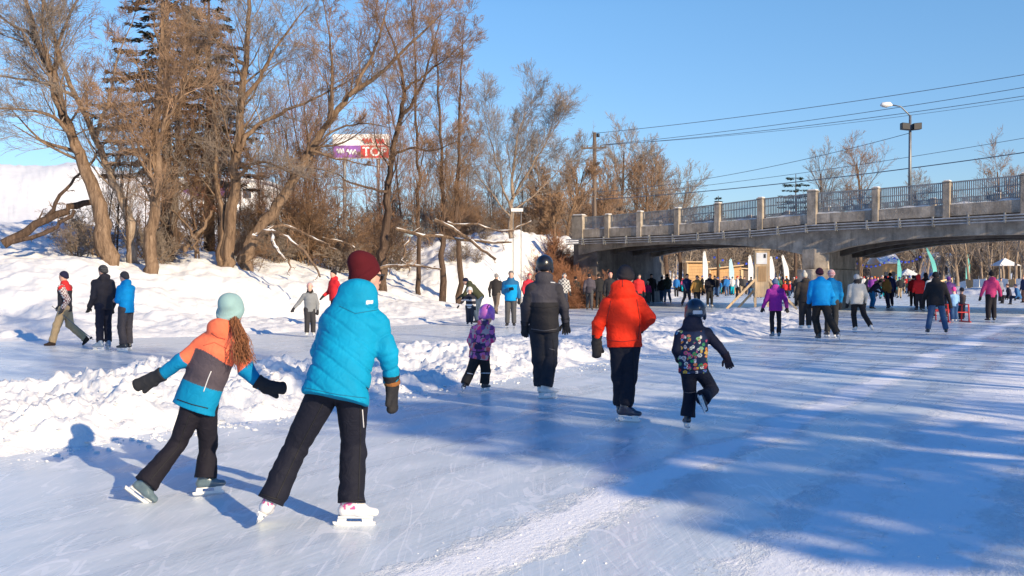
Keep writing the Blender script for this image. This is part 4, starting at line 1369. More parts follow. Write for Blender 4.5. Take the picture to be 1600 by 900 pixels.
def make_person(J, st, label, group=None, vox=.012):
    """J: joints in world space. st: what the person wears. All parts hang under one Empty at the feet."""
    base = V((J['ankleL'][0] + J['ankleR'][0]) / 2, (J['ankleL'][1] + J['ankleR'][1]) / 2, J.get('z0', 0.0))
    root = empty('person', base, label, 'person', group)
    J = {k: (np.asarray(v, float) - base if k not in ('face', 'headup', 'z0', 'S', 'toeL', 'toeR', 'upL', 'upR', 'handdirL', 'handdirR', 'hs') else v) for k, v in J.items()}
    S = J['S']; hs = J.get('hs', S)
    far = vox > .022
    sd = nrm(J['shR'] - J['shL'])
    hsd = nrm(J['hipR'] - J['hipL'])
    hs_, hf, hu = head_frame(J)
    def HP(x, y, z): return J['head'] + (hs_ * x + hf * y + hu * z) * hs
    seed = st.get('seed', 1)
    fold = st.get('fold', .008) * S
    if far: fold = 0
    # ---------------- body, one continuous surface
    bp = [Ell(J['head'] + hu * .005 * hs, (.076 * hs, .095 * hs, .112 * hs), hs_, hf, tag=1), Ell(HP(0, .025, -.068), (.055 * hs, .062 * hs, .055 * hs), hs_, hf, tag=1)]
    if not far:
        bp += [Cone(HP(0, .088, .015), HP(0, .112, -.022), .009 * hs, .015 * hs, tag=1), Ell(HP(.074, -.005, -.012), (.012 * hs, .02 * hs, .03 * hs), hs_, hf, tag=1),
               Ell(HP(-.074, -.005, -.012), (.012 * hs, .02 * hs, .03 * hs), hs_, hf, tag=1), Cone(HP(-.035, .083, .03), HP(.035, .083, .03), .013 * hs, .013 * hs, tag=1),
               Cone(HP(-.02, .082, -.058), HP(.02, .082, -.058), .010 * hs, .010 * hs, tag=2), Ell(HP(.03, .083, .008), (.012 * hs, .010 * hs, .009 * hs), hs_, hf, tag=3), Ell(HP(-.03, .083, .008), (.012 * hs, .010 * hs, .009 * hs), hs_, hf, tag=3)]
    chest = lerp(J['pelvis'], J['neck'], .72)
    bp += [Cone(J['neck'] - hu * .02, HP(0, -.015, -.05), .056 * hs, .05 * hs),
           Cone(J['pelvis'], chest, (.13 * S, .09 * S), (.15 * S, .095 * S), sd), Cone(chest, J['neck'], (.15 * S, .095 * S), (.06 * S, .055 * S), sd)]
    for q in 'LR':
        bp += [Cone(J['sh' + q], J['el' + q], .05 * S, .04 * S), Cone(J['el' + q], J['wr' + q], .038 * S, .026 * S), Cone(chest, J['sh' + q], .08 * S, .05 * S),
               Cone(J['hip' + q], J['knee' + q], .078 * S, .052 * S), Cone(J['knee' + q], J['ankle' + q], .05 * S, .034 * S), Cone(J['pelvis'], J['hip' + q], .09 * S, .085 * S),
               Cone(J['wr' + q], J['wr' + q] + nrm(J['handdir' + q]) * .07 * S, (.026 * S, .018 * S), (.03 * S, .014 * S))]
    skin = st.get('skin', SKIN)
    me = surface(bp, max(vox, .009 if not far else vox), .018 * S, by_tag({2: (.45, .12, .10), 3: (.03, .02, .02)}, skin), name='body')
    link('body', me, M['skin'], root)
    # ---------------- jacket
    jk = st.get('jacket', CHAR)
    puff = st.get('puff', .0); w = st.get('wide', 1.0)
    hem = st.get('hem', .13) * S
    tor = nrm(J['neck'] - J['pelvis'])
    hp_ = J['pelvis'] - tor * hem
    waist = lerp(J['pelvis'], J['neck'], .38)
    q_ = dict(quilt=st.get('quilt', 0) if not far else 0, qs=st.get('qs', .085), qd=st.get('qd', 0.0))
    jr = [(.195 * S * w, .145 * S * w), (.185 * S * w, .14 * S * w), (.205 * S * w, .145 * S * w), (.10 * S, .09 * S)]
    if 'hemr' in st: jr[0] = (st['hemr'][0] * S, st['hemr'][1] * S)
    jp = [Cone(hp_, waist, jr[0], jr[1], sd, ca=True, fold=fold, tag=0, seed=seed, **q_), Cone(waist, chest, jr[1], jr[2], sd, fold=fold, tag=0, seed=seed, quilt=q_['quilt'], qs=q_['qs'], qd=q_['qd']),
          Cone(chest, J['neck'] + tor * .015 * S, jr[2], jr[3], sd, tag=1)]
    ar = st.get('arm', 1.0)
    for i, q in enumerate('LR'):
        jp += [Cone(chest, J['sh' + q], (.12 * S, .11 * S), .070 * S * ar, tag=1), Cone(J['neck'] + tor * .0, J['sh' + q], (.075 * S, .075 * S), .066 * S * ar, tag=1), Cone(J['sh' + q], J['el' + q], .074 * S * ar, .066 * S * ar, fold=fold * 1.4, ff=(16, 6), tag=2, seed=seed + i, quilt=q_['quilt'], qs=q_['qs'], qd=.3 if q == 'R' else -.3),
               Cone(J['el' + q], J['wr' + q], .064 * S * ar, .05 * S * ar, cb=True, fold=fold * 1.4, ff=(16, 6), tag=3, seed=seed + 5 + i, quilt=q_['quilt'], qs=q_['qs'], qd=.2)]
    if not far:
        jp.append(Cone(J['neck'] - tor * .02 * S, J['neck'] + hu * .05 * S, (.075 * S, .072 * S), (.07 * S, .07 * S), sd, cb=True, tag=4))
    hood = st.get('hood', None)
    back = -nrm(np.cross(tor, sd)); back = back if np.dot(back, nrm(J['face'])) < 0 else -back
    if np.dot(nrm(np.cross(hu, sd)), nrm(J['face'])) == 0: pass
    if 'back' in J: back = nrm(J['back'] if not isinstance(J['back'], np.ndarray) else J['back'])
    if hood == 'down':
        hc_ = J['neck'] + back * .075 * S + tor * .03 * S
        jp += [Ell(hc_, (.115 * S, .07 * S, .085 * S), sd, back, tag=4, fold=fold), Ell(hc_ + tor * .04 * S - back * .01, (.10 * S, .07 * S, .05 * S), sd, back, tag=4)]
    elif hood == 'big':
        hc_ = J['neck'] + back * .055 * S + tor * .06 * S
        jp += [Ell(hc_, (.135 * S, .105 * S, .105 * S), sd, back, tag=4, fold=fold * 1.3), Ell(hc_ - tor * .06 * S, (.15 * S, .10 * S, .06 * S), sd, back, tag=4, fold=fold)]
    elif hood == 'up':
        jp += [Ell(J['head'] - hf * .012 * hs + hu * .01 * hs, (.105 * hs, .118 * hs, .135 * hs), hs_, hf, cut=((0, -.9, .1), -.07 * hs), tag=4), Cone(J['neck'], HP(0, -.05, -.06), .09 * hs, .09 * hs, tag=4)]
    if st.get('fur'):
        jp.append(Cone(J['neck'] + hu * .03, J['neck'] + hu * .05, .105 * S, .11 * S, tag=5, fold=.012, ff=(60, 60)))
    if st.get('skirt'):
        jp.append(Cone(J['pelvis'] - V(0, 0, st['skirt'] * S), J['pelvis'], (.21 * S, .17 * S), (.17 * S, .13 * S), sd, ca=True))
    jfn = st.get('jcol', None)
    cf = jfn(J, S, tor, sd) if jfn else by_tag(st.get('jtab', {}), jk)
    me = surface(jp, vox, .03 * S, cf, name='jacket')
    link('jacket', me, M[st.get('jmat', 'shell')], root)
    # ---------------- trousers
    tr = st.get('trousers', BLACK); lw = st.get('leg', 1.0); fl = st.get('flare', 1.0)
    tp = [Cone(J['pelvis'] + tor * .06 * S, J['pelvis'] - tor * .04 * S, (.16 * S, .12 * S), (.165 * S, .125 * S), hsd, tag=0)]
    for i, q in enumerate('LR'):
        ank = J['ankle' + q]; kn = J['knee' + q]
        low = ank + (ank - kn) / np.linalg.norm(ank - kn) * st.get('cuff', .0) * S
        tp += [Cone(J['hip' + q], kn, .105 * S * lw, .080 * S * lw, fold=fold * 1.5, ff=(10, 7), seed=seed + 20 + i, tag=1), Cone(kn, low, .080 * S * lw, .074 * S * lw * fl, cb=True, fold=fold * 2.0, ff=(13, 6), seed=seed + 30 + i, tag=2),
               Cone(J['pelvis'] - tor * .03 * S, J['hip' + q], .12 * S, .105 * S * lw, tag=1)]
    me = surface(tp, vox, .022 * S, by_tag(st.get('ttab', {}), tr), name='trousers')
    link('trousers', me, M['shell'], root)
    # ---------------- hat
    hat = st.get('hat', None); hc = st.get('hatcol', BLACK)
    if hat in ('beanie', 'slouch', 'pompom', 'stripe'):
        el = 1.25 if hat == 'slouch' else 1.0
        cutn = (0, -.60, .80)
        hp2 = [Ell(HP(0, -.012, .03), (.092 * hs, .108 * hs, .112 * hs * el), hs_, hf, cut=(cutn, -.018 * hs if hat != 'slouch' else -.03 * hs), tag=0, rib=.0015 if vox < .009 else 0)]
        if hat == 'slouch': hp2.append(Ell(HP(0, -.055, .095), (.078 * hs, .085 * hs, .075 * hs), hs_, hf, tag=0, fold=.006))
        if hs > .5 and not far: hp2.append(Cone(HP(0, .045, .052), HP(0, -.055, -.012), (.094 * hs, .094 * hs), (.094 * hs, .094 * hs), hs_, tag=0) if False else Ell(HP(0, -.016, .022), (.099 * hs, .116 * hs, .10 * hs), hs_, hf, cut=(cutn, -.022 * hs), tag=5))
        if hat == 'pompom': hp2.append(Ell(HP(0, -.015, .15), (.035 * hs,) * 3, hs_, hf, tag=3, fold=.006))
        def cfn(P, idx, prims, hc=hc):
            out = np.tile(np.asarray(hc, float), (len(P), 1))
            z = (P - J['head']) @ hu
            tg = np.array([p.tag for p in prims])[idx]
            out[tg == 3] = st.get('pomcol', WHITE)
            if hat == 'stripe': out[(np.abs(((z / hs) / .035) % 1 - .5) < .2)] = st.get('hat2', GREY)
            return out
        me = surface(hp2, min(vox, .02), .012, cfn, name='hat'); link('hat', me, M['knit'], root)
    elif hat == 'helmet':
        hp2 = [Ell(HP(0, -.008, .032), (.110 * hs, .132 * hs, .122 * hs), hs_, hf, cut=((0, -.42, .91), -.055 * hs), tag=0), Ell(HP(.098, -.01, -.03), (.02 * hs, .045 * hs, .05 * hs), hs_, hf, tag=1), Ell(HP(-.098, -.01, -.03), (.02 * hs, .045 * hs, .05 * hs), hs_, hf, tag=1)]
        c2 = st.get('hat2', hc)
        def hfn(P, idx, prims, hc=hc, c2=c2):
            out = np.tile(np.asarray(hc, float), (len(P), 1))
            z = (P - J['head']) @ hu / hs; x = (P - J['head']) @ hs_ / hs; y = (P - J['head']) @ hf / hs
            if 'hat2' in st:
                nz = vnoise(x * 22, y * 22, z * 22, 5); out[nz > .15] = c2
            if 'badge' in st:
                out[(y < -.08) & (np.abs(x) < .05) & (np.abs(z + .005) < .017)] = st['badge']
            vent = (np.abs(np.abs(x) - .045) < .007) & (y < .06) & (z > .075)
            if not far and hs > .75: out[vent] = (.01, .01, .01)
            return out
        me = surface(hp2, min(vox, .02), .012, hfn, name='helmet'); link('helmet', me, M['gloss'], root)
        if st.get('cage'):
            mb = MB()
            for zz in (.02, -.02, -.06, -.095):
                mb.tube([HP(.1 * math.sin(a), .02 + .115 * math.cos(a), zz) for a in np.linspace(-1.45, 1.45, 9)], .004 * hs + .001, 5)
            for xx in (-.06, 0, .06):
                mb.tube([HP(xx, .135 - abs(xx) * .35, .03), HP(xx, .135 - abs(xx) * .35, -.1)], .004 * hs + .001, 5)
            o = mb.build('face_cage', M['steel'], None, True, origin=(0, 0, 0)); o.parent = root
    hair = st.get('hair', None)
    if hair == 'long':
        pts = st['hairpts']; pts = [np.asarray(p) - base for p in pts]
        rs = np.random.RandomState(3)
        hpz = [Cone(pts[i], pts[i + 1], .020 * hs * (1 - .15 * i), .020 * hs * (1 - .15 * (i + 1)), fold=.012, ff=(10, 60)) for i in range(len(pts) - 1)]
        hcol = st.get('haircol', BROWN)
        me = surface(hpz, .006, .02, solid(hcol))
        mb = MB()
        for k in range(170):
            o_ = rs.randn(3) * .015 * hs; ph = rs.rand() * 6
            line = [p + o_ * (.7 + .45 * i) + V(math.sin(i * 2.1 + ph), math.cos(i * 1.7 + ph), 0) * .012 for i, p in enumerate(pts)]
            line = [lerp(line[int(t)], line[min(int(t) + 1, len(line) - 1)], t - int(t)) + V(math.sin(t * 5 + ph), math.cos(t * 6 + ph), 0) * .007 for t in np.linspace(0, len(line) - 1.001, 12)]
            mb.tube(line, [.0019] * 11 + [.001], 4)
        me2 = bpy.data.meshes.new('h'); me2.from_pydata(mb.v, [], mb.f)
        bm = bmesh.new(); bm.from_mesh(me); bm.from_mesh(me2)
        me3 = bpy.data.meshes.new('hair'); bm.to_mesh(me3); bm.free()
        if 'col' in me3.color_attributes: me3.color_attributes.remove(me3.color_attributes['col'])
        ca = me3.color_attributes.new('col', 'FLOAT_COLOR', 'POINT')
        arr = np.ones((len(me3.vertices), 4), np.float32); arr[:, :3] = np.asarray(hcol) * (0.8 + .6 * rs.rand(len(me3.vertices), 1))
        ca.data.foreach_set('color', arr.ravel())
        me3.polygons.foreach_set('use_smooth', [True] * len(me3.polygons))
        link('hair', me3, M['hair'], root)
    elif hair == 'short' and not far:
        me = surface([Ell(HP(0, -.015, .018), (.083 * hs, .1 * hs, .112 * hs), hs_, hf, cut=((0, -.75, .66), -.03 * hs), fold=.004)], max(vox, .009), .01, solid(st.get('haircol', BROWN)), name='hair'); link('hair', me, M['hair'], root)
    if st.get('glasses'):
        mb = MB()
        for x in (-.033, .033):
            mb.tube([HP(x, .098, .008), HP(x, .104, .008)], .024 * hs, 12)
        mb.beam(HP(-.07, .09, .015), HP(-.08, -.02, .012), .006, .01); mb.beam(HP(.07, .09, .015), HP(.08, -.02, .012), .006, .01); mb.beam(HP(-.07, .1, .018), HP(.07, .1, .018), .006, .008)
        o = mb.build('sunglasses', M['black_metal'], None, origin=(0, 0, 0)); o.parent = root
    if st.get('scarf') is not None:
        me = surface([Cone(J['neck'] + hu * .01, J['neck'] + hu * .05, .098 * S, .095 * S, fold=.012, ff=(30, 20))], min(vox, .02), .02, solid(st['scarf']), name='scarf'); link('scarf', me, M['knit'], root)
    # ---------------- gloves
    gl = st.get('gloves', BLACK); gk = st.get('gkind', 'mitten')
    for q, sg in (('L', -1), ('R', 1)):
        w0 = J['wr' + q]; d = nrm(J['handdir' + q])
        arm = nrm(w0 - J['el' + q])
        gs = S * st.get('gscale', 1.0)
        ss = nrm(np.cross(d, nrm(J['face']))) if 'palm' + q not in st else nrm(st['palm' + q])
        ss = nrm(ss - d * np.dot(ss, d))          # across the knuckles
        nn = np.cross(d, ss)
        gp = [Cone(w0 - arm * .05 * gs, w0 + d * .03 * gs, (.055 * gs, .051 * gs), (.042 * gs, .032 * gs), ss, ca=True)]
        gc = gl
        if st.get('bare' + q): continue
        if gk == 'mitten' or far:
            gp += [Cone(w0 + d * .03 * gs, w0 + d * .15 * gs, (.05 * gs, .034 * gs), (.045 * gs, .028 * gs), ss, fold=.004 if not far else 0), Cone(w0 + d * .05 * gs - ss * sg * .03 * gs, w0 + d * .115 * gs - ss * sg * .062 * gs, .022 * gs, .017 * gs)]
            kk = .012
        else:
            gp += [Cone(w0 + d * .02 * gs, w0 + d * .085 * gs, (.043 * gs, .022 * gs), (.046 * gs, .020 * gs), ss)]
            for i, L in enumerate((.062, .075, .07, .055)):
                o = (i - 1.5) * .024 * gs
                k0 = w0 + d * .085 * gs + ss * -sg * -o
                k1 = k0 + nrm(d + nn * .35 * sg) * L * .5 * gs + ss * o * .15
                k2 = k1 + nrm(d * .7 + nn * .9 * sg) * L * .5 * gs
                gp += [Cone(k0, k1, .0135 * gs, .0125 * gs, tag=1), Cone(k1, k2, .0125 * gs, .010 * gs, tag=1)]
            t0 = w0 + d * .03 * gs - ss * sg * .035 * gs
            gp += [Cone(t0, t0 + (d * .6 - ss * sg * .7) * .04 * gs, .017 * gs, .015 * gs, tag=1), Cone(t0 + (d * .6 - ss * sg * .7) * .04 * gs, t0 + (d * 1.2 - ss * sg * .75) * .055 * gs, .015 * gs, .012 * gs, tag=1)]
            kk = .006
        me = surface(gp, min(vox, .007) if gk != 'mitten' and not far else vox, kk * S, solid(gc), name='glove')
        g = link('glove', me, M['shell'], root)
        if st.get('cuffstrap') is not None and q == 'R':
            me = surface([Cone(w0 - arm * .015 * gs, w0 + d * .012 * gs, (.052 * gs, .047 * gs), (.052 * gs, .046 * gs), ss, ca=True, cb=True)], .006, .01, solid(st['cuffstrap']), name='cuff_strap')
            sc_ = link('cuff_strap', me, M['shell'], g)
    # ---------------- skates or boots
    for q in 'LR':
        a = J['ankle' + q]; up = nrm(J.get('up' + q, J['knee' + q] - a)); toe = np.asarray(J['toe' + q], float); toe = nrm(toe - up * np.dot(toe, up)); sx = np.cross(toe, up)
        kind = st.get('foot', 'skate'); bc = st.get('boot', BLACK); fs = S * st.get('fs', 1.0)
        def FP(x, y, z): return a + (sx * x + toe * y + up * z) * fs
        bpz = [Cone(FP(0, -.01, .055), FP(0, -.015, .0), .046 * fs, .046 * fs, tag=1, ca=True), Cone(FP(0, -.045, -.045), FP(0, .06, -.048), (.040 * fs, .042 * fs), (.044 * fs, .040 * fs), sx), Cone(FP(0, .05, -.05), FP(0, .15, -.058), (.045 * fs, .038 * fs), (.036 * fs, .026 * fs), sx, tag=2), Cone(FP(0, -.02, .01), FP(0, .06, -.035), .042 * fs, .04 * fs, tag=2)]
        def cutsole(P, F): return np.maximum(F, (-.085 * fs) - ((P - a) @ up))
        bfn = st.get('bootcol'); cf = bfn(a, sx, toe, up, fs) if bfn else by_tag({}, bc)
        me = surface(bpz, min(vox, .016), .02 * fs, cf, post=cutsole, name='skate')
        b_ = link('skate' if kind == 'skate' else 'winter_boot', me, M['gloss' if kind == 'skate' else 'shell'], root)
        if kind == 'skate':
            hcx = st.get('holder', (0.75, 0.75, 0.74))
            if not far:
                mb = MB()
                def bx(x0, x1, y0, y1, z0, z1, ty=0):
                    pts = [FP(x, y, z) for x in (x0, x1) for (y, z) in ((y0, z0), (y1, z0), (y1 + ty, z1), (y0 + ty, z1))]
                    mb.add(pts, [(0, 1, 2, 3), (7, 6, 5, 4), (0, 4, 5, 1), (1, 5, 6, 2), (2, 6, 7, 3), (3, 7, 4, 0)])
                bx(-.012, .012, -.085, -.03, -.125, -.08, .005)      # rear pillar
                bx(-.012, .012, .075, .14, -.125, -.08, -.01)      # front pillar
                bx(-.007, .007, -.10, .155, -.142, -.120)           # runner housing
                bx(-.028, .028, -.08, .14, -.090, -.080)             # sole plate
                mb.prism([FP(-.007, -.10, -.142), FP(-.007, -.115, -.12), FP(-.007, -.10, -.12)], sx * .014 * fs)
                o = mb.build('blade_holder', M['holder_dark'] if st.get('darkholder') else M['white_paint'], None, origin=(0, 0, 0)); o.parent = b_
            mb = MB()
            prof = [(-.115, -.128), (-.11, -.146), (-.09, -.155), (.13, -.155), (.155, -.148), (.165, -.13), (.155, -.128)]
            th = .0022 if not far else .006
            mb.prism([FP(-th, y, z) for y, z in prof], sx * 2 * th * fs)
            o = mb.build('blade', M['steel'], None, origin=(0, 0, 0)); o.parent = b_
    return root
M['holder_dark'] = flat_mat('dark_plastic', (0.03, 0.035, 0.045), 0.4)

# ---- pose from photo pixels: each joint is a pixel and a distance
def pose_px(D, S, joints, face, toes, headup=(0, 0, 1), hands=None, hs=None, back=(0, -1, 0)):
    J = dict(S=S, hs=hs or S, face=V(*face), headup=V(*headup))
    for k, v in joints.items():
        J[k] = at(v[0], v[1], D + (v[2] if len(v) > 2 else 0))
        if len(v) > 3: J[k][2] = v[3]
    J['toeL'], J['toeR'] = V(*toes[0]), V(*toes[1])
    for q in 'LR':
        J['handdir' + q] = nrm(J['hand' + q] - J['wr' + q]) if 'hand' + q in J else nrm(J['wr' + q] - J['el' + q])
        J.pop('hand' + q, None)
    return J

# ---- standing, walking and skating poses in the person's own frame (x right, y ahead, z up, 1.78 m tall)
def pose_std(pos, H, facing, kind='stand', var=0, hs=None, z0=None, lean=0.0, arms=None, headturn=0.0, skate=True):
    r = random.Random(var * 7 + 3)
    L = dict(pelvis=(0, 0, .98), hipL=(-.09, 0, .93), hipR=(.09, 0, .93), kneeL=(-.10, .03, .53), kneeR=(.10, .03, .53), ankleL=(-.10, 0, .155), ankleR=(.10, 0, .155), neck=(0, .02, 1.48), shL=(-.185, .01, 1.40), shR=(.185, .01, 1.40),
             elL=(-.25, -.02, 1.12), elR=(.25, -.02, 1.12), wrL=(-.26, .08, .90), wrR=(.26, .08, .90), head=(0, .05, 1.655))
    L = {k: list(v) for k, v in L.items()}
    up = {}
    if kind == 'skate':        # pushing with the left leg
        L['kneeL'] = [-.16, -.10, .56]; L['ankleL'] = [-.30, -.34, .22]; L['kneeR'] = [.09, .13, .54]; L['ankleR'] = [.06, .02, .155]
        lean += .14; up['L'] = (.25, .5, .9)
    elif kind == 'skateR':
        L['kneeR'] = [.16, -.10, .56]; L['ankleR'] = [.30, -.34, .22]; L['kneeL'] = [-.09, .13, .54]; L['ankleL'] = [-.06, .02, .155]
        lean += .14; up['R'] = (-.25, .5, .9)
    elif kind == 'walk':
        L['kneeL'] = [-.09, .16, .55]; L['ankleL'] = [-.09, .27, .155]; L['kneeR'] = [.09, -.06, .54]; L['ankleR'] = [.09, -.40, .22]
        L['elL'] = [-.24, -.14, 1.13]; L['wrL'] = [-.25, -.05, .93]; L['elR'] = [.24, .08, 1.12]; L['wrR'] = [.24, .26, .99]
        up['R'] = (0, .6, .8)
    elif kind == 'wide':
        L['kneeL'] = [-.17, .05, .53]; L['ankleL'] = [-.23, 0, .155]; L['kneeR'] = [.17, .05, .53]; L['ankleR'] = [.23, 0, .155]; lean += .06
    elif kind == 'bend':
        lean += .75
        L['kneeL'] = [-.11, .10, .54]; L['kneeR'] = [.11, .10, .54]
        L['elL'] = [-.24, .15, 1.12]; L['wrL'] = [-.2, .35, 1.05]; L['elR'] = [.24, .15, 1.12]; L['wrR'] = [.2, .35, 1.05]
    elif kind == 'sit':
        for k in ('pelvis', 'hipL', 'hipR', 'neck', 'shL', 'shR', 'elL', 'elR', 'wrL', 'wrR', 'head'): L[k][2] -= .46
        L['kneeL'] = [-.12, .42, .52]; L['kneeR'] = [.12, .42, .52]; L['ankleL'] = [-.12, .45, .13]; L['ankleR'] = [.12, .45, .13]
        lean += .2
    if arms == 'front':
        L['elL'] = [-.23, .05, 1.13]; L['wrL'] = [-.08, .22, 1.15]; L['elR'] = [.23, .05, 1.13]; L['wrR'] = [.08, .22, 1.15]
    elif arms == 'out':
        L['elL'] = [-.34, 0, 1.2]; L['wrL'] = [-.50, .05, 1.05]; L['elR'] = [.34, 0, 1.2]; L['wrR'] = [.50, .05, 1.05]
    elif arms == 'ease':
        L['elL'] = [-.29, -.02, 1.13]; L['wrL'] = [-.35, .06, .91]; L['elR'] = [.29, -.02, 1.13]; L['wrR'] = [.35, .06, .91]
    elif arms == 'push':
        L['elL'] = [-.26, .12, 1.12]; L['wrL'] = [-.2, .34, 1.02]; L['elR'] = [.26, .12, 1.12]; L['wrR'] = [.2, .34, 1.02]
    elif arms == 'side':
        L['elR'] = [.36, 0, 1.16]; L['wrR'] = [.52, .02, .98]
    elif arms == 'phone':
        L['elR'] = [.23, .02, 1.12]; L['wrR'] = [.02, .22, 1.22]
    for k in L:
        L[k][0] += r.gauss(0, .008); L[k][1] += r.gauss(0, .012)
    k_ = H / 1.78
    cl, sl = math.cos(lean), math.sin(lean)
    upper = ('neck', 'shL', 'shR', 'elL', 'elR', 'wrL', 'wrR', 'head')
    pz = L['pelvis'][2]
    for k in upper:
        y, z = L[k][1], L[k][2] - pz
        if k.startswith(('el', 'wr')):      # arms hang mostly down
            sy, sz = L['sh' + k[-1]][1], L['sh' + k[-1]][2]
            continue
        L[k][1] = y * cl + z * sl; L[k][2] = pz + z * cl - y * sl
    for q in 'LR':
        s0 = (0.01, 1.40 - (.46 if kind == 'sit' else 0))
        dy = L['sh' + q][1] - s0[0]; dz = L['sh' + q][2] - s0[1]
        for k in ('el', 'wr'):
            L[k + q][1] += dy; L[k + q][2] += dz
    cf, sf = math.cos(facing), math.sin(facing)
    z0 = pos[2] if z0 is None else z0
    def W(v): return V(v[0] * cf + v[1] * sf, -v[0] * sf + v[1] * cf, v[2])
    dz = 0 if skate else -.065
    J = {k: W(v) * k_ + V(pos[0], pos[1], z0 + dz * k_) for k, v in L.items()}
    hs = hs or max(k_, .80 + .12 * k_ if k_ < .8 else k_)
    J['S'] = k_; J['hs'] = hs; J['z0'] = z0
    hd = J['head'] - J['neck']; J['head'] = J['neck'] + nrm(hd) * (.175 * hs)
    J['face'] = W((math.sin(headturn), math.cos(headturn), -.05 if kind != 'bend' else -.5)); J['headup'] = W((0, sl * .3, 1))
    ta = .15 + r.random() * .2
    J['toeL'] = W((-ta, 1, 0)); J['toeR'] = W((ta, 1, 0))
    for q in 'LR':
        J['handdir' + q] = nrm(nrm(J['wr' + q] - J['el' + q]) + V(0, 0, -.3))
        J['up' + q] = W(up[q]) if q in up else V(0, 0, 1)
    J['back'] = None
    J.pop('back')
    return J
# ------------------------------------------------------------------ the seven skaters in front
def torso_frac(J, tor, P):      # 0 at the pelvis, 1 at the neck
    L = np.dot(J['neck'] - J['pelvis'], tor)
    return ((P - J['pelvis']) @ tor) / L

def fp_col(a, b, r=None):
    pass

# 1 woman in the teal quilted jacket
def boots_flower(a, sx, toe, up, fs):
    def cf(P, idx, prims):
        out = np.tile((.74, .72, .72), (len(P), 1))
        q = P - a; z = q @ up; y = q @ toe
        n = vnoise(P[:, 0] * 70, P[:, 1] * 70, P[:, 2] * 70, 8)
        m = (z > -.03 * fs) & (y < .03 * fs)
        out[m & (n > .05)] = (.65, .10, .30)
        return out
    return cf
J = pose_px(6.22, .985, dict(
    head=(572, 434, .20), neck=(558, 478, .13), shL=(518, 506, .12), shR=(590, 508, .10), elL=(503, 550, .30), elR=(606, 552, .06), wrL=(520, 590, .42), wrR=(613, 598, .12), handR=(613, 655, .14), handL=(530, 610, .5),
    pelvis=(531, 586, .0), hipL=(512, 600, 0), hipR=(549, 600, 0), kneeL=(462, 700, .05), kneeR=(552, 695, .10), ankleL=(422, 783, -.05), ankleR=(549, 786, .0)),
    face=(.62, .78, -.08), toes=((-.25, 1, -.35), (.93, .12, .0)), headup=(-.06, .12, 1), hs=1.0)
J['upL'] = V(.45, .25, .85); J['upR'] = V(.04, -.04, 1)
def teal_cols(J, S, tor, sd):
    lg = at(569, 474, 6.0) - V((J_woman['ankleL'][0] + J_woman['ankleR'][0]) / 2, (J_woman['ankleL'][1] + J_woman['ankleR'][1]) / 2, 0)
    def cf(P, idx, prims):
        out = np.tile(TEAL, (len(P), 1)).astype(float)
        f = torso_frac(J, tor, P)
        m = (np.abs(P[:, 0] - lg[0]) < .020) & (np.abs(P[:, 2] - lg[2]) < .010) & ((P[:, 1] - lg[1]) < .32)
        out[m] = (.7, .72, .74)
        return out
    return cf
J_woman = dict(J)
P_woman = make_person(J, dict(jcol=teal_cols, trousers=(.009, .010, .020), hat='slouch', hatcol=MAROON, hood='big', quilt=.0085, qs=.10, qd=.5, fold=.007, wide=.98, arm=1.0, hem=.16, hemr=(.215, .17), glasses=True, hair='short',
    leg=1.02, flare=1.12, cuff=.0, gloves=BLACK, gkind='mitten', gscale=1.12, cuffstrap=(.25, .10, .03), bootcol=boots_flower, seed=4, palmR=(.3, 1, 0)),
    'woman skating in a teal quilted jacket, maroon beanie and white skates, seen from behind', vox=.0065)

# 2 girl with arms spread
def girl_cols(J, S, tor, sd):
    def cf(P, idx, prims):
        out = np.tile(CORAL, (len(P), 1)).astype(float)
        tg = np.array([p.tag for p in prims])[idx]
        f = torso_frac(J, tor, P); x = (P - lerp(J['pelvis'], J['neck'], .5)) @ sd
        body = tg <= 1
        line = .68 - np.abs(x / .2) ** 2 * .16
        out[body & (f < line)] = (.075, .062, .078)
        out[body & (f < .17 + .02 * x)] = (0.0, .22, .42)
        low = tg == 3
        for q in 'LR':
            h = (P - J['el' + q]) @ nrm(J['wr' + q] - J['el' + q])
            near = np.linalg.norm(P - J['el' + q], axis=1) < .5
            d1 = np.linalg.norm(P - J['wr' + q], axis=1)
            m = (tg >= 2) & (tg <= 3) & (h > -.02) & (d1 < .28)
            out[m] = (0.0, .20, .42)
        return out
    return cf
hp = [at(x, y, 6.98 + d) for x, y, d in ((366, 500, -.02), (374, 518, -.06), (379, 534, -.08), (378, 550, -.08), (382, 564, -.07))]
def boots_girl(a, sx, toe, up, fs):
    def cf(P, idx, prims):
        out = np.tile((.10, .15, .18), (len(P), 1)); q = P - a
        out[(q @ up) > .02] = (.03, .03, .035)
        return out
    return cf
J = pose_px(7.0, .80, dict(
    head=(361, 492, .06), neck=(347, 520, .03), shL=(323, 535, .02), shR=(369, 534, -.02), elL=(285, 562, -.02), elR=(384, 577, -.03), wrL=(246, 590, 0), wrR=(408, 603, .0), handL=(203, 605, 0), handR=(434, 606, .0),
    pelvis=(311, 617, .0), hipL=(303, 630, -.02), hipR=(322, 632, 0), kneeL=(280, 690, -.02), kneeR=(325, 695, .10), ankleL=(228, 757, -.20), ankleR=(321, 757, .05)),
    face=(.35, .93, .05), toes=((.55, .35, -.75), (.90, .35, .0)), headup=(.22, -.02, 1), hs=.93)
J['upL'] = V(.72, -.1, .66); J['upR'] = V(-.02, 0, 1); J['ankleR'][2] = .13
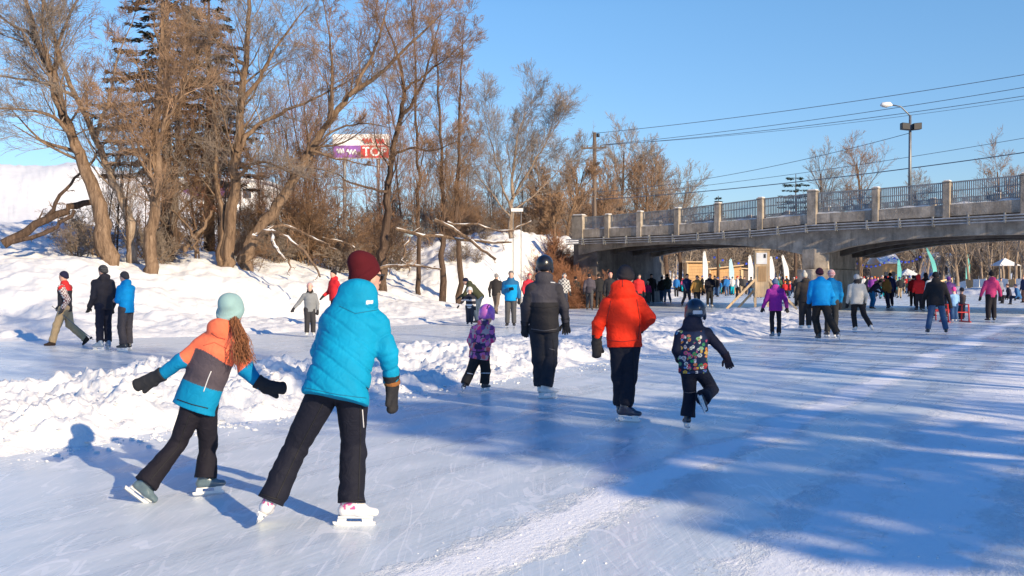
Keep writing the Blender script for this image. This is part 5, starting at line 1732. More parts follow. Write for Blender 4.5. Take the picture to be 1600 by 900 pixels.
P_girl = make_person(J, dict(jcol=girl_cols, trousers=(.011, .010, .017), hat='slouch', hatcol=MINT, hood='down', fold=.007, wide=1.0, hem=.13, hemr=(.20, .15), leg=.98, flare=1.35, gloves=(.02, .022, .028), gkind='mitten', gscale=1.25,
    hair='long', hairpts=hp, haircol=(.26, .105, .045), bootcol=boots_girl, seed=11), 'girl with arms spread in a coral, charcoal and blue jacket and mint beanie', vox=.006)

# 3 small child with purple helmet
def camo_pink(J, S, tor, sd):
    pal = np.array([(.72, .06, .22), (.24, .07, .28), (.50, .38, .40), (.07, .05, .12), (.75, .14, .16), (.60, .16, .42)])
    def cf(P, idx, prims):
        a = vnoise(P[:, 0] * 17, P[:, 1] * 17, P[:, 2] * 17, 3); b = vnoise(P[:, 0] * 17 + 40, P[:, 1] * 17, P[:, 2] * 17, 9)
        i = np.clip(((a + .6) / 1.2 * 3).astype(int), 0, 2) * 2 + (b > 0)
        out = pal[i]
        tg = np.array([p.tag for p in prims])[idx]
        d = np.linalg.norm(P - J['wrL'], axis=1)
        out[(tg == 3) & (d < .07)] = (.02, .18, .55)
        return out
    return cf
J = pose_px(13.45, .68, dict(
    head=(761, 492, 0), neck=(756, 507, 0), shL=(741, 515, .03), shR=(767, 514, -.02), elL=(735, 532, .05), elR=(769, 530, -.08), wrL=(738, 545, .12), wrR=(752, 543, -.14), handR=(740, 541, -.15), handL=(745, 548, .2),
    pelvis=(749, 553, 0), hipL=(744, 558, 0), hipR=(756, 558, 0), kneeL=(735, 581, 0), kneeR=(759, 580, .03), ankleL=(726, 600, -.08), ankleR=(757, 600, .03)),
    face=(.35, .9, -.1), toes=((-.15, 1, -.3), (.6, .7, 0)), hs=.98)
J['upL'] = V(.25, .3, .9); J['upR'] = V(0, 0, 1); J['ankleR'][2] = .115
P_small_child = make_person(J, dict(jcol=camo_pink, trousers=(.02, .02, .022), hat='helmet', hatcol=(.50, .14, .56), hat2=(.68, .18, .52), hood='down', fold=.005, wide=1.1, hem=.10, leg=1.15, flare=1.15, gloves=(.05, .03, .09), gkind='finger', boot=BLACK, seed=21),
    'small child in a pink and purple patterned snowsuit and purple helmet', vox=.0095)

# 4 man in black helmet
def helm_cols(J, S, tor, sd):
    def cf(P, idx, prims):
        out = np.tile((.055, .053, .066), (len(P), 1)).astype(float)
        tg = np.array([p.tag for p in prims])[idx]
        f = torso_frac(J, tor, P)
        out[(tg <= 1) & (f < .50)] = (.018, .018, .022)
        out[(tg >= 2) & (tg <= 3)] = (.040, .038, .046)
        return out
    return cf
J = pose_px(12.8, 1.0, dict(
    head=(851, 417, .03), neck=(850, 440, .02), shL=(831, 452, 0), shR=(870, 452, 0), elL=(821, 481, -.02), elR=(881, 480, -.02), wrL=(820, 508, .03), wrR=(884, 503, .03), handL=(820, 530, .03), handR=(886, 526, .03),
    pelvis=(850, 505, 0), hipL=(840, 515, 0), hipR=(860, 515, 0), kneeL=(842, 562, .04), kneeR=(860, 562, .02), ankleL=(845, 607, .05), ankleR=(853, 607, -.05)),
    face=(.25, .95, -.05), toes=((.2, 1, 0), (.93, .30, 0)), hs=1.02)
for q in 'LR': J['up' + q] = V(0, 0, 1); J['ankle' + q][2] = .155
P_helmet_man = make_person(J, dict(jcol=helm_cols, trousers=(.022, .025, .034), hat='helmet', hatcol=(.012, .012, .014), hood='down', fold=.009, wide=1.0, hem=.12, leg=1.08, flare=1.12, gloves=BLACK, gkind='finger', gscale=1.1, boot=WHITE, seed=31),
    'man in a black helmet and dark grey two tone jacket standing on white skates', vox=.0095)

# 5 man in the red-orange jacket
J = pose_px(10.7, 1.0, dict(
    head=(977, 434, .08), neck=(973, 461, .03), shL=(950, 476, .02), shR=(997, 474, 0), elL=(935, 506, 0), elR=(1014, 497, -.05), wrL=(932, 531, .02), wrR=(1003, 511, .05), handL=(932, 562, .02), handR=(990, 518, .12),
    pelvis=(975, 528, 0), hipL=(967, 538, 0), hipR=(985, 538, 0), kneeL=(968, 592, .05), kneeR=(984, 592, .02), ankleL=(970, 640, .10), ankleR=(978, 642, -.02)),
    face=(-.1, 1, -.18), toes=((.3, 1, 0), (.93, -.38, 0)), hs=1.0)
for q in 'LR': J['up' + q] = V(0, 0, 1); J['ankle' + q][2] = .155
P_red_man = make_person(J, dict(jacket=(.85, .035, .01), trousers=(.013, .015, .026), hat='beanie', hatcol=(.035, .033, .038), hood='big', fold=.008, wide=1.02, arm=1.04, hem=.10, hemr=(.19, .14), leg=1.02, flare=1.05, gloves=BLACK, gkind='mitten', gscale=1.1, boot=(.03, .03, .05), seed=41, cuff=-.02),
    'man in a bright red orange jacket and dark beanie, one hand in his pocket', vox=.008)

# 6 boy with the sticker patterned back
def sticker_cols(J, S, tor, sd):
    rs = np.random.RandomState(12)
    fr = np.cross(tor, sd)
    pts = rs.uniform(-1, 1, (250, 2)) * np.array([.27, .42]); rad = rs.uniform(.010, .020, 250)
    pal = np.array([(.75, .74, .70), (.02, .30, .12), (.70, .42, .04), (.62, .04, .04), (.10, .28, .60), (.70, .25, .06), (.65, .66, .68), (.55, .09, .22), (.20, .48, .22)])
    pc_ = pal[rs.randint(0, len(pal), 250)]; p2 = pal[rs.randint(0, len(pal), 250)]; asp = rs.uniform(.6, 1.5, 250)
    c0 = lerp(J['pelvis'], J['neck'], .4)
    def cf(P, idx, prims):
        out = np.tile((.010, .014, .035), (len(P), 1)).astype(float)
        tg = np.array([p.tag for p in prims])[idx]
        q = P - c0; L = np.stack([q @ sd, q @ fr, q @ tor], -1)
        f = torso_frac(J, tor, P)
        m = np.where((tg <= 1) & (f < .93))[0]
        d = np.hypot((L[m][:, None, 0] - pts[None, :, 0]) * asp[None], L[m][:, None, 2] - pts[None, :, 1]) / rad[None]
        k = d.argmin(1); dm = d[np.arange(len(m)), k]
        ring = (dm < 1) & ((dm > .55) | (dm < .22))
        out[m] = np.where((dm < 1)[:, None], np.where(ring[:, None], pc_[k], p2[k] * .35), np.array((.010, .022, .065)))
        return out
    return cf
J = pose_px(10.1, .75, dict(
    head=(1086, 489, .05), neck=(1082, 512, .03), shL=(1063, 523, .02), shR=(1104, 521, .0), elL=(1057, 547, 0), elR=(1122, 540, -.02), wrL=(1062, 563, .13), wrR=(1136, 557, 0), handR=(1139, 570, .0), handL=(1070, 570, .2),
    pelvis=(1083, 572, 0), hipL=(1076, 580, 0), hipR=(1094, 580, 0), kneeL=(1078, 620, .06), kneeR=(1113, 608, .10), ankleL=(1074, 655, .03), ankleR=(1098, 622, -.18)),
    face=(-.05, 1, -.12), toes=((-.1, 1, -.1), (.42, .30, -.85)), hs=.96)
J['upL'] = V(0, .1, 1); J['upR'] = V(.35, .85, .35); J['ankleL'][2] = .135
P_boy = make_person(J, dict(jcol=sticker_cols, trousers=(.010, .013, .026), hat='helmet', hatcol=(.01, .018, .04), badge=(.5, .55, .62), hood='big', fold=.006, wide=1.02, hem=.10, leg=1.08, flare=1.25, gloves=(.02, .015, .025), gkind='finger', gscale=1.15, boot=(.015, .018, .03), cage=True, seed=51),
    'boy in a dark blue helmet and sticker patterned jacket skating with one leg raised', vox=.0075)

# ---- seams, zips and trims sewn onto the clothes of the near skaters
from mathutils.bvhtree import BVHTree
M['seam_teal'] = flat_mat('teal_thread', (0.0, .11, .2)); M['seam_red'] = flat_mat('red_thread', (.35, .015, .008)); M['seam_dark'] = flat_mat('dark_thread', (.006, .006, .008))
M['zip_white'] = flat_mat('reflective_trim', (.6, .6, .62)); M['seam_coral'] = flat_mat('coral_thread', (.38, .07, .04)); M['seam_grey'] = flat_mat('grey_thread', (.10, .10, .11))
def stitch(root, garment, pix, rad, mat, name):
    g = [c for c in root.children if c.name.split('.')[0] == garment][0]
    me = g.data; off = Vector(root.location)
    bv = BVHTree.FromPolygons([v.co + off for v in me.vertices], [tuple(p.vertices) for p in me.polygons])
    pts = []
    for i in range(len(pix) - 1):
        n = max(3, int(math.hypot(pix[i + 1][0] - pix[i][0], pix[i + 1][1] - pix[i][1]) / 2.5))
        for k in range(n + (i == len(pix) - 2)):
            x, y = lerp(pix[i], pix[i + 1], k / n)
            d = Vector(at(x, y, 10) - V(0, 0, CAM_H)).normalized()
            hit = bv.ray_cast(Vector((0, 0, CAM_H)), d)
            if hit[0] is not None: pts.append(np.array(hit[0] + hit[1] * (rad * .3) - off))
            elif len(pts) > 2: break
    if len(pts) < 2: return
    o = MB().tube(pts, rad, 5).build(name, M[mat], None, True, origin=(0, 0, 0)); o.parent = g
stitch(P_woman, 'jacket', [(477, 606), (500, 611), (530, 617), (572, 622)], .0022, 'seam_teal', 'hem_seam')
stitch(P_woman, 'jacket', [(530, 478), (555, 490), (590, 484)], .0022, 'seam_teal', 'hood_seam')
stitch(P_woman, 'trousers', [(566, 640), (568, 668)], .004, 'zip_white', 'pocket_zip')
stitch(P_woman, 'trousers', [(563, 632), (563, 690), (560, 780)], .0035, 'seam_dark', 'side_seam')
stitch(P_woman, 'trousers', [(505, 630), (468, 700), (432, 778)], .0035, 'seam_dark', 'side_seam')
stitch(P_woman, 'trousers', [(408, 772), (425, 778), (437, 781)], .004, 'seam_dark', 'cuff_seam')
stitch(P_woman, 'trousers', [(527, 782), (548, 784), (568, 781)], .004, 'seam_dark', 'cuff_seam')
stitch(P_girl, 'jacket', [(318, 612), (325, 592), (330, 580)], .004, 'zip_white', 'pocket_zip')
stitch(P_girl, 'jacket', [(277, 624), (300, 632), (325, 638)], .0035, 'seam_dark', 'hem_seam')
stitch(P_girl, 'jacket', [(318, 540), (335, 535), (355, 545)], .0022, 'seam_coral', 'yoke_seam')
stitch(P_girl, 'jacket', [(331, 520), (340, 527), (352, 530)], .004, 'seam_coral', 'hood_seam')
stitch(P_girl, 'trousers', [(296, 650), (278, 700), (235, 750)], .003, 'seam_dark', 'side_seam')
stitch(P_helmet_man, 'jacket', [(828, 478), (850, 481), (872, 478)], .005, 'seam_dark', 'yoke_seam')
stitch(P_helmet_man, 'jacket', [(830, 514), (850, 517), (870, 514)], .005, 'seam_grey', 'hem_seam')
stitch(P_helmet_man, 'jacket', [(860, 441), (867, 442)], .008, 'zip_white', 'small_logo')
stitch(P_helmet_man, 'trousers', [(864, 530), (866, 560), (864, 600)], .005, 'seam_dark', 'side_seam')
stitch(P_helmet_man, 'trousers', [(858, 545), (867, 547)], .006, 'seam_grey', 'pocket_flap')
stitch(P_red_man, 'jacket', [(948, 531), (972, 534), (996, 531)], .0045, 'seam_red', 'hem_seam')
stitch(P_red_man, 'jacket', [(955, 470), (948, 500), (950, 530)], .0045, 'seam_red', 'side_seam')
stitch(P_red_man, 'jacket', [(995, 468), (1000, 500), (997, 530)], .0045, 'seam_red', 'side_seam')
stitch(P_red_man, 'jacket', [(973, 425), (973, 448)], .0045, 'seam_red', 'hood_seam')
stitch(P_red_man, 'trousers', [(990, 548), (991, 600), (986, 640)], .0045, 'seam_dark', 'side_seam')
stitch(P_small_child, 'trousers', [(730, 583), (742, 585)], .006, 'zip_white', 'reflective_piping')
stitch(P_small_child, 'trousers', [(752, 583), (766, 583)], .006, 'zip_white', 'reflective_piping')
stitch(P_small_child, 'jacket', [(734, 548), (750, 551), (764, 548)], .005, 'seam_dark', 'hem_seam')
stitch(P_boy, 'jacket', [(1063, 576), (1085, 579), (1106, 576)], .0045, 'seam_dark', 'hem_seam')
stitch(P_boy, 'trousers', [(1064, 612), (1076, 614), (1088, 612)], .0045, 'seam_grey', 'knee_seam')
# ------------------------------------------------------------------ the people farther off
def F_(deg): return math.radians(deg)
def folk(px, py, D, H, facing, kind, st, label, var, z=None, **kw):
    """py is only used for people on snow; on ice the feet stand at z = 0"""
    x = (px - 800) / FPX * D
    z0 = max(0.0, hz(x, D)) if z is None else z
    vox = min(.034, max(.012, .00085 * D))
    J = pose_std((x, D, z0), H, F_(facing), kind, var, z0=z0, skate=st.get('foot', 'skate') == 'skate', **kw)
    st = dict(st); st['seed'] = var
    return make_person(J, st, label, st.get('group'), vox=vox)

def vest_cols(J, S, tor, sd):
    def cf(P, idx, prims):
        out = np.tile((.03, .028, .035), (len(P), 1)).astype(float)
        tg = np.array([p.tag for p in prims])[idx]; f = torso_frac(J, tor, P)
        out[(f > .72)] = (.55, .03, .03)
        m = (tg == 2) | (tg == 3)
        cx = ((P[:, 2] / .07) % 1 < .5) != (((P[:, 0] + P[:, 1]) / .07) % 1 < .5)
        out[m] = np.where(cx[m][:, None], np.array((.6, .58, .56)), np.array((.12, .02, .03)))
        return out
    return cf
def plaid_cols(J, S, tor, sd):
    def cf(P, idx, prims):
        cx = ((P[:, 2] / .16) % 1 < .5) != ((P[:, 0] / .16) % 1 < .5)
        return np.where(cx[:, None], np.array((.55, .54, .52)), np.array((.10, .10, .11)))
    return cf
def two(top, low, cut=.5, arms=None):
    def fn(J, S, tor, sd):
        def cf(P, idx, prims):
            out = np.tile(low, (len(P), 1)).astype(float)
            tg = np.array([p.tag for p in prims])[idx]; f = torso_frac(J, tor, P)
            out[f > cut] = top
            m = (tg == 2) | (tg == 3)
            out[m] = arms if arms is not None else top
            return out
        return cf
    return fn
def stripes_cols(J, S, tor, sd):
    def cf(P, idx, prims):
        out = np.tile((.02, .02, .03), (len(P), 1)).astype(float)
        f = torso_frac(J, tor, P)
        out[(f > .0) & (f < .14)] = (.7, .7, .72); out[(f > .45) & (f < .6)] = (.5, .5, .55); out[f < -.1] = (.7, .7, .72)
        return out
    return cf

# left lane
o = folk(102, 532, 22.7, 1.76, -90, 'walk', dict(jcol=vest_cols, trousers=TAN, hat='beanie', hatcol=(.02, .02, .05), foot='boots', boot=(.04, .025, .02), gloves=CHAR, gkind='finger', leg=1.1), 'man walking left in a red and black vest with plaid sleeves and tan trousers', 101, arms=None)
g1 = folk(162, 545, 21.4, 1.82, -55, 'stand', dict(jacket=(.03, .028, .036), trousers=(.014, .016, .032), hat='stripe', hatcol=BLACK, hat2=(.12, .12, .12), hood='down', gloves=(.03, .03, .03), gkind='finger', boot=(.25, .32, .42), leg=1.0, fs=1.1), 'man in a black jacket and striped beanie linked arm in arm with a companion', 102, headturn=-.1)
g2 = folk(197, 547, 21.1, 1.68, -70, 'stand', dict(jacket=(.0, .24, .58), trousers=(.055, .05, .058), hat='beanie', hatcol=(.05, .05, .055), hood='down', boot=BLACK, bareL=False, gloves=SKIN, gkind='finger', leg=1.1), 'woman in a bright blue jacket and grey beanie holding her companion by the arm', 103, arms='front')
# the walker's pole
wx = g1.location
pa = at(81, 478, 22.45); pb_ = at(146, 531, 22.75)
pole = empty('walking_pole', pb_, 'thin walking pole held by the man in the red vest', 'walking pole')
MB().tube([pa, pb_ + V(0, 0, 0)], .009, 6).build('shaft', M['metal_grey'], pole, True)
MB().tube([pb_ + nrm(pa - pb_) * .05, pb_ + nrm(pa - pb_) * .09], [.035, .03], 8).build('basket', M['black_metal'], pole)
folk(484, 526, 26.0, 1.38, 170, 'stand', dict(jacket=(.22, .23, .24), trousers=(.035, .035, .04), hat='beanie', hatcol=(.65, .36, .34), fur=True, jtab={5: (.02, .015, .012)}, boot=WHITE, leg=1.1, gkind='mitten'), 'child in a grey jacket with dark fur collar and pink hat', 104, arms='side')
folk(522, 505, 30.5, 1.78, -130, 'walk', dict(jacket=(.55, .02, .03), trousers=BLACK, hat='beanie', hatcol=BLACK, hood='down', boot=BLACK), 'person in a red jacket half hidden behind the woman in teal', 105)
folk(734, 508, 32.2, 1.18, 180, 'stand', dict(jcol=stripes_cols, trousers=(.03, .035, .05), hat='helmet', hatcol=(.62, .60, .56), boot=DGREY, leg=1.2), 'small child in a dark hockey jersey with white stripes', 106, arms='side')
folk(748, 505, 32.8, 1.75, -65, 'bend', dict(jacket=OLIVE, trousers=(.06, .09, .14), hat='beanie', hatcol=(.015, .02, .05), hood='down', boot=BLACK, gloves=BLACK), 'adult in an olive jacket bending over the small child in hockey jersey', 107)
folk(775, 490, 40.5, 1.72, 20, 'walk', dict(jacket=(.03, .027, .028), trousers=(.15, .12, .10), hat='pompom', hatcol=(.25, .24, .24), boot=BLACK, foot='boots'), 'person in a dark jacket and grey trousers walking near the blue jacket', 108)
folk(798, 513, 30.6, 1.76, 185, 'stand', dict(jcol=two((.02, .12, .26), (.0, .28, .62), .75), trousers=(.075, .075, .08), hat='beanie', hatcol=GREY, hood='down', boot=BLACK, leg=1.0, gkind='finger'), 'man in a blue and navy jacket and grey beanie standing on skates, facing us', 109, arms='phone')
folk(826, 494, 40.0, 1.72, 150, 'stand', dict(jacket=(.5, .03, .05), trousers=BLACK, hat='beanie', hatcol=(.5, .1, .1), boot=BLACK), 'person in red mostly hidden behind the man in black helmet', 110)
folk(881, 486, 45.0, 1.76, 175, 'stand', dict(jcol=plaid_cols, trousers=(.03, .04, .07), hat='beanie', hatcol=(.03, .03, .04), hood='up', boot=BLACK), 'person in a black and white plaid hooded coat', 111)
folk(899, 482, 50.0, 1.62, 10, 'stand', dict(jacket=(.03, .032, .03), trousers=(.10, .10, .10), hat='beanie', hatcol=BLACK, skirt=.45, wide=1.15, boot=(.4, .4, .4)), 'person in a long dark padded coat seen from behind', 112)
folk(921, 485, 46.0, 1.74, 5, 'walk', dict(jcol=two((.08, .07, .09), (.05, .045, .06), .4), trousers=(.07, .07, .075), hat='beanie', hatcol=(.03, .03, .035), boot=BLACK), 'person in a dark grey purple jacket with grey trousers', 113)
folk(936, 483, 49.0, 1.75, -10, 'stand', dict(jacket=(.02, .02, .022), trousers=BLACK, hat='beanie', hatcol=(.03, .03, .03), boot=BLACK), 'person in black standing left of the red and white tasselled hat', 114)
folk(953, 488, 44.0, 1.78, 175, 'stand', dict(jacket=(.025, .025, .03), trousers=BLACK, hat='stripe', hatcol=(.75, .12, .04), hat2=(.75, .72, .68), boot=BLACK), 'person in a bright orange and white hat behind the red jacket', 115)
folk(998, 486, 46.0, 1.72, 170, 'stand', dict(jacket=(.65, .03, .03), trousers=BLACK, hat='beanie', hatcol=(.05, .05, .05), boot=BLACK), 'person in a red jacket just right of the man in red orange', 116)
folk(1012, 474, 58.0, 1.32, 180, 'stand', dict(jacket=(.35, .03, .15), trousers=(.10, .09, .1), hat='beanie', hatcol=(.6, .55, .5), boot=BLACK, leg=1.2), 'child in a dark pink jacket and pale hat before an adult in black', 117)
folk(1018, 474, 60.0, 1.78, 180, 'stand', dict(jacket=(.025, .022, .025), trousers=(.03, .04, .06), hat='beanie', hatcol=BLACK, boot=BLACK), 'adult in black standing behind the child in dark pink', 118)
folk(1034, 472, 60.5, 1.62, 20, 'walk', dict(jacket=(.03, .03, .035), trousers=JEANS, hat='beanie', hatcol=BLACK, boot=BLACK), 'person in black and blue jeans, left of the dark green jacket', 119)
folk(1043, 473, 59.5, 1.78, -5, 'walk', dict(jacket=(.03, .04, .035), trousers=(.10, .16, .26), hat='beanie', hatcol=(.03, .03, .03), hood='down', boot=BLACK), 'person in a dark green jacket and faded blue jeans', 120)
folk(1073, 481, 52.5, 1.76, 165, 'walk', dict(jacket=(.02, .03, .10), jtab={}, trousers=(.03, .03, .045), hat='beanie', hatcol=(.03, .03, .035), boot=BLACK), 'person in a navy jacket skating towards us beside the ochre coat', 121)
folk(1089, 481, 52.0, 1.68, 180, 'stand', dict(jacket=OCHRE, trousers=BLACK, hat='beanie', hatcol=(.03, .03, .03), boot=BLACK, wide=1.1), 'person in an ochre yellow coat above the boy in the dark helmet', 122, arms='ease')
folk(1109, 480, 51.5, 1.76, 180, 'stand', dict(jacket=(.012, .012, .02), trousers=(.02, .02, .022), hat='beanie', hatcol=(.75, .14, .03), boot=WHITE), 'person all in black with an orange hat, facing us', 123, arms='front')
# right lane
def purple_cols(J, S, tor, sd):
    def cf(P, idx, prims):
        out = np.tile((.27, .02, .27), (len(P), 1)).astype(float)
        tg = np.array([p.tag for p in prims])[idx]; f = torso_frac(J, tor, P)
        x = (P - J['neck']) @ sd
        out[(tg == 4) | ((tg <= 1) & (f > .62) & (x < .02))] = (.55, .06, .38)
        out[(tg == 3) & (((P - J['neck']) @ sd) > 0) & (f < .45)] = (.5, .05, .30)
        return out
    return cf
folk(1212, 530, 25.3, 1.53, 0, 'stand', dict(jcol=purple_cols, trousers=(.013, .012, .018), hat='beanie', hatcol=(.10, .16, .28), hood='down', scarf=(.35, .03, .04), leg=.85, boot=(.08, .14, .2), gkind='finger', hem=.16), 'woman in a purple and pink jacket skating in front of the wooden sign tower', 131, arms='ease')
folk(1258, 517, 29.2, 1.72, 4, 'stand', dict(jacket=(.040, .034, .032), trousers=(.035, .03, .03), hat='pompom', hatcol=(.45, .43, .38), hood='down', boot=WHITE, leg=1.1), 'person in a dark brown jacket and pale pompom hat left of the blue jacket', 132)
folk(1283, 533, 24.3, 1.80, 2, 'skateR', dict(jacket=(.0, .24, .62), trousers=(.016, .016, .018), hat='stripe', hatcol=(.025, .02, .03), hat2=(.12, .03, .06), wide=1.12, leg=1.12, boot=BLACK, gkind='finger'), 'man in a broad bright blue jacket seen from behind near the bridge pier', 133)
folk(1299, 530, 25.8, 1.76, 2, 'stand', dict(jacket=(.0, .16, .42), trousers=(.03, .03, .032), hat='stripe', hatcol=(.6, .55, .55), hat2=(.4, .03, .06), boot=BLACK), 'person in blue with a red and white striped hat, half hidden', 134)
folk(1340, 520, 28.0, 1.66, 6, 'skateR', dict(jacket=(.62, .58, .50), trousers=(.016, .015, .018), hat='beanie', hatcol=(.5, .49, .47), fur=True, jtab={5: (.06, .05, .045)}, boot=WHITE, gkind='finger'), 'woman in a cream white jacket and black trousers skating on white skates', 135)
folk(1362, 484, 48.0, 1.62, 75, 'bend', dict(jacket=(.02, .024, .05), trousers=(.01, .14, .35), hat='beanie', hatcol=(.02, .02, .04), boot=BLACK), 'person in a navy jacket and bright blue trousers leaning right', 136)
folk(1387, 483, 48.5, 1.66, -30, 'skate', dict(jacket=(.26, .14, .04), trousers=(.015, .02, .05), hat='beanie', hatcol=(.02, .02, .07), hood='down', wide=1.1, boot=BLACK), 'skater in a brown ochre jacket and navy trousers pushing off', 137)
folk(1391, 481, 51.5, 1.80, 0, 'stand', dict(jacket=(.012, .02, .09), trousers=(.02, .02, .04), hat='beanie', hatcol=BLACK, boot=BLACK), 'person in a dark blue hooded jacket behind the brown ochre skater', 138)
folk(1436, 487, 45.5, 1.72, 0, 'stand', dict(jacket=(.60, .02, .025), trousers=(.02, .02, .03), hood='up', boot=BLACK, wide=1.05), 'person in a long red hooded jacket and dark trousers', 139)
folk(1427, 480, 52.0, 1.68, 5, 'stand', dict(jacket=(.42, .015, .02), trousers=(.03, .02, .02), hat='beanie', hatcol=(.04, .02, .02), boot=BLACK), 'person in dark red just left of the long red hooded jacket', 140)
folk(1447, 484, 47.0, 1.78, 0, 'stand', dict(jacket=(.02, .02, .025), trousers=BLACK, hat='beanie', hatcol=BLACK, hood='up', boot=BLACK), 'person in black hood right of the red hooded jacket', 141)
folk(1455, 495, 38.5, 1.74, 150, 'stand', dict(jacket=(.62, .62, .60), trousers=(.03, .03, .04), hat='beanie', hatcol=(.12, .22, .42), boot=BLACK), 'person in a white jacket and blue hat behind the leaning man in black', 142)
folk(1464, 524, 27.0, 1.74, 14, 'wide', dict(jacket=(.022, .020, .022), trousers=JEANS, hat='beanie', hatcol=BLACK, hood='down', wide=1.12, boot=BLACK, gkind='finger', hem=.18), 'man in a black jacket and blue jeans leaning forward on his skates', 143, lean=.2, arms='ease')
folk(1491, 503, 34.5, 1.16, 5, 'stand', dict(jacket=LBLUE, trousers=(.03, .08, .2), hat='beanie', hatcol=HOT, boot=WHITE, scarf=(.7, .45, .42), leg=1.2), 'small child in a light blue jacket and hot pink hat', 144, arms='push')
folk(1483, 500, 37.5, 1.60, 8, 'stand', dict(jacket=(.12, .05, .20), trousers=(.03, .03, .04), hat='beanie', hatcol=(.15, .06, .25), boot=BLACK), 'person in purple partly hidden behind the child in light blue', 145)
folk(1503, 502, 36.0, 1.12, -8, 'stand', dict(jacket=(.07, .055, .06), trousers=(.03, .03, .05), hat='beanie', hatcol=(.06, .05, .05), boot=BLACK, leg=1.2), 'child in a dark grey coat just right of the hot pink hat', 146, arms='push')
folk(1549, 503, 34.5, 1.76, 2, 'stand', dict(jacket=(.55, .05, .17), trousers=(.016, .015, .02), hat='pompom', hatcol=(.02, .02, .022), pomcol=(.02, .02, .022), hood='down', leg=1.1, boot=BLACK, gkind='finger', hem=.10), 'woman in a pink jacket and black hat at the right, arms held out', 147, arms='ease')
# people resting on the snow at the right edge
folk(1563, 458, 66, 1.6, 160, 'stand', dict(jacket=(.20, .20, .24), trousers=BLACK, hat='beanie', hatcol=(.05, .05, .06), foot='boots', boot=BLACK), 'person in grey behind the woman in the pink jacket', 148)
folk(1578, 462, 60, 1.7, -80, 'sit', dict(jacket=(.03, .03, .05), trousers=(.02, .02, .03), hat='beanie', hatcol=(.10, .05, .05), foot='boots', boot=BLACK), 'dark figure sitting on the snow at the right edge, left one', 149)
folk(1592, 462, 58, 1.7, -60, 'sit', dict(jacket=(.03, .12, .30), trousers=(.02, .03, .06), hat='beanie', hatcol=(.05, .05, .1), foot='boots', boot=BLACK), 'figure in blue sitting on the snow at the right edge', 150)
folk(1600, 464, 62, 1.75, -100, 'stand', dict(jacket=(.02, .03, .08), trousers=(.3, .15, .1), hat='beanie', hatcol=(.4, .2, .1), foot='boots', boot=BLACK), 'standing person in navy cut off by the right edge', 151)

# the crowd beyond the bridge
COLS = [('black', (.018, .018, .022), 7), ('dark grey', (.06, .06, .065), 4), ('navy', (.018, .028, .085), 4), ('red', (.5, .025, .03), 2), ('blue', (.02, .15, .42), 2), ('purple', (.2, .04, .28), 1), ('pink', (.55, .08, .22), 1), ('white', (.6, .59, .57), 1), ('green', (.05, .10, .06), 1), ('brown', (.13, .08, .05), 1), ('teal', (.01, .22, .28), 1)]
LEGS = [('black', (.016, .016, .02), 6), ('grey', (.09, .09, .095), 2), ('blue', (.06, .12, .24), 2), ('turquoise', (.0, .38, .48), .5), ('tan', (.35, .27, .18), .6)]
HATS = [('black', (.02, .02, .02)), ('red', (.5, .04, .03)), ('white', (.6, .6, .58)), ('grey', (.12, .12, .13)), ('blue', (.04, .10, .32)), ('orange', (.7, .2, .03))]
rg_ = random.Random(77)
def pick(L):
    return rg_.choices(L, [x[2] for x in L])[0]
seen_labels = {}
def crowd(n, pxr, Dr, where, v0):
    for k in range(n):
        px = pxr[0] + (pxr[1] - pxr[0]) * (k + rg_.random()) / n; D = rg_.uniform(*Dr)
        for _t in range(40):
            if hz((px - 800) / FPX * D, D) < .45: break
            D = rg_.uniform(*Dr); px = rg_.uniform(*pxr)
        j, t_, h = pick(COLS), pick(LEGS), rg_.choice(HATS)
        lab = 'distant figure in %s jacket, %s trousers and %s hat %s' % (j[0], t_[0], h[0], where)
        base = lab; tries = 0
        while lab in seen_labels and tries < 12:
            j, t_, h = pick(COLS), pick(LEGS), rg_.choice(HATS); tries += 1
            lab = 'distant figure in %s jacket, %s trousers and %s hat %s' % (j[0], t_[0], h[0], where)
        grp = 'crowd of skaters beyond the bridge'
        seen_labels[lab] = 1
        folk(px, 0, D, rg_.choice([1.75, 1.7, 1.8, 1.65, 1.72, 1.3]), rg_.choice([0, 180, 90, -90, 20, 160, 200, -30]), rg_.choice(['stand', 'stand', 'walk', 'skate', 'wide']),
             dict(jacket=j[1], trousers=t_[1], hat='beanie', hatcol=h[1], boot=BLACK, group=grp, foot='boots'), lab, v0 + k, arms=rg_.choice([None, None, 'front', 'phone']))
crowd(44, (1115, 1262), (74, 98), 'left of the pier', 300)
crowd(8, (1050, 1120), (78, 100), 'before the wooden huts', 340)
crowd(40, (1325, 1462), (72, 115), 'right of the pier', 360)
crowd(6, (925, 1000), (58, 70), 'near the left abutment', 400)

# ------------------------------------------------------------------ things among them
# red skating frame
fr = at(1492, 500, 34.8); fr[2] = 0
frame = empty('skating_aid', fr, 'red tubular skating frame pushed by the small child in light blue', 'skating frame')
for sx in (-1, 1):
    x = fr[0] + sx * .36
    MB().tube([(x, fr[1] - .3, .03), (x, fr[1] - .25, .62), (x, fr[1] + .25, .62), (x, fr[1] + .3, .03)], .025, 8).build('side_frame', M['red_paint'], frame, True)
    MB().beam((x, fr[1] - .42, .02), (x, fr[1] + .42, .02), .05, .04).build('runner', M['red_paint'], frame)
MB().tube([(fr[0] - .36, fr[1] + .25, .60), (fr[0] + .36, fr[1] + .25, .60)], .025, 8).build('handle', M['red_paint'], frame, True)
MB().tube([(fr[0] - .36, fr[1] - .25, .35), (fr[0] + .36, fr[1] - .25, .35)], .02, 8).build('cross_bar', M['red_paint'], frame, True)
fr2 = at(1470, 500, 35.5); fr2[2] = 0
frame2 = empty('skating_aid', fr2, 'lower red skating frame half hidden behind the man in jeans', 'skating frame')
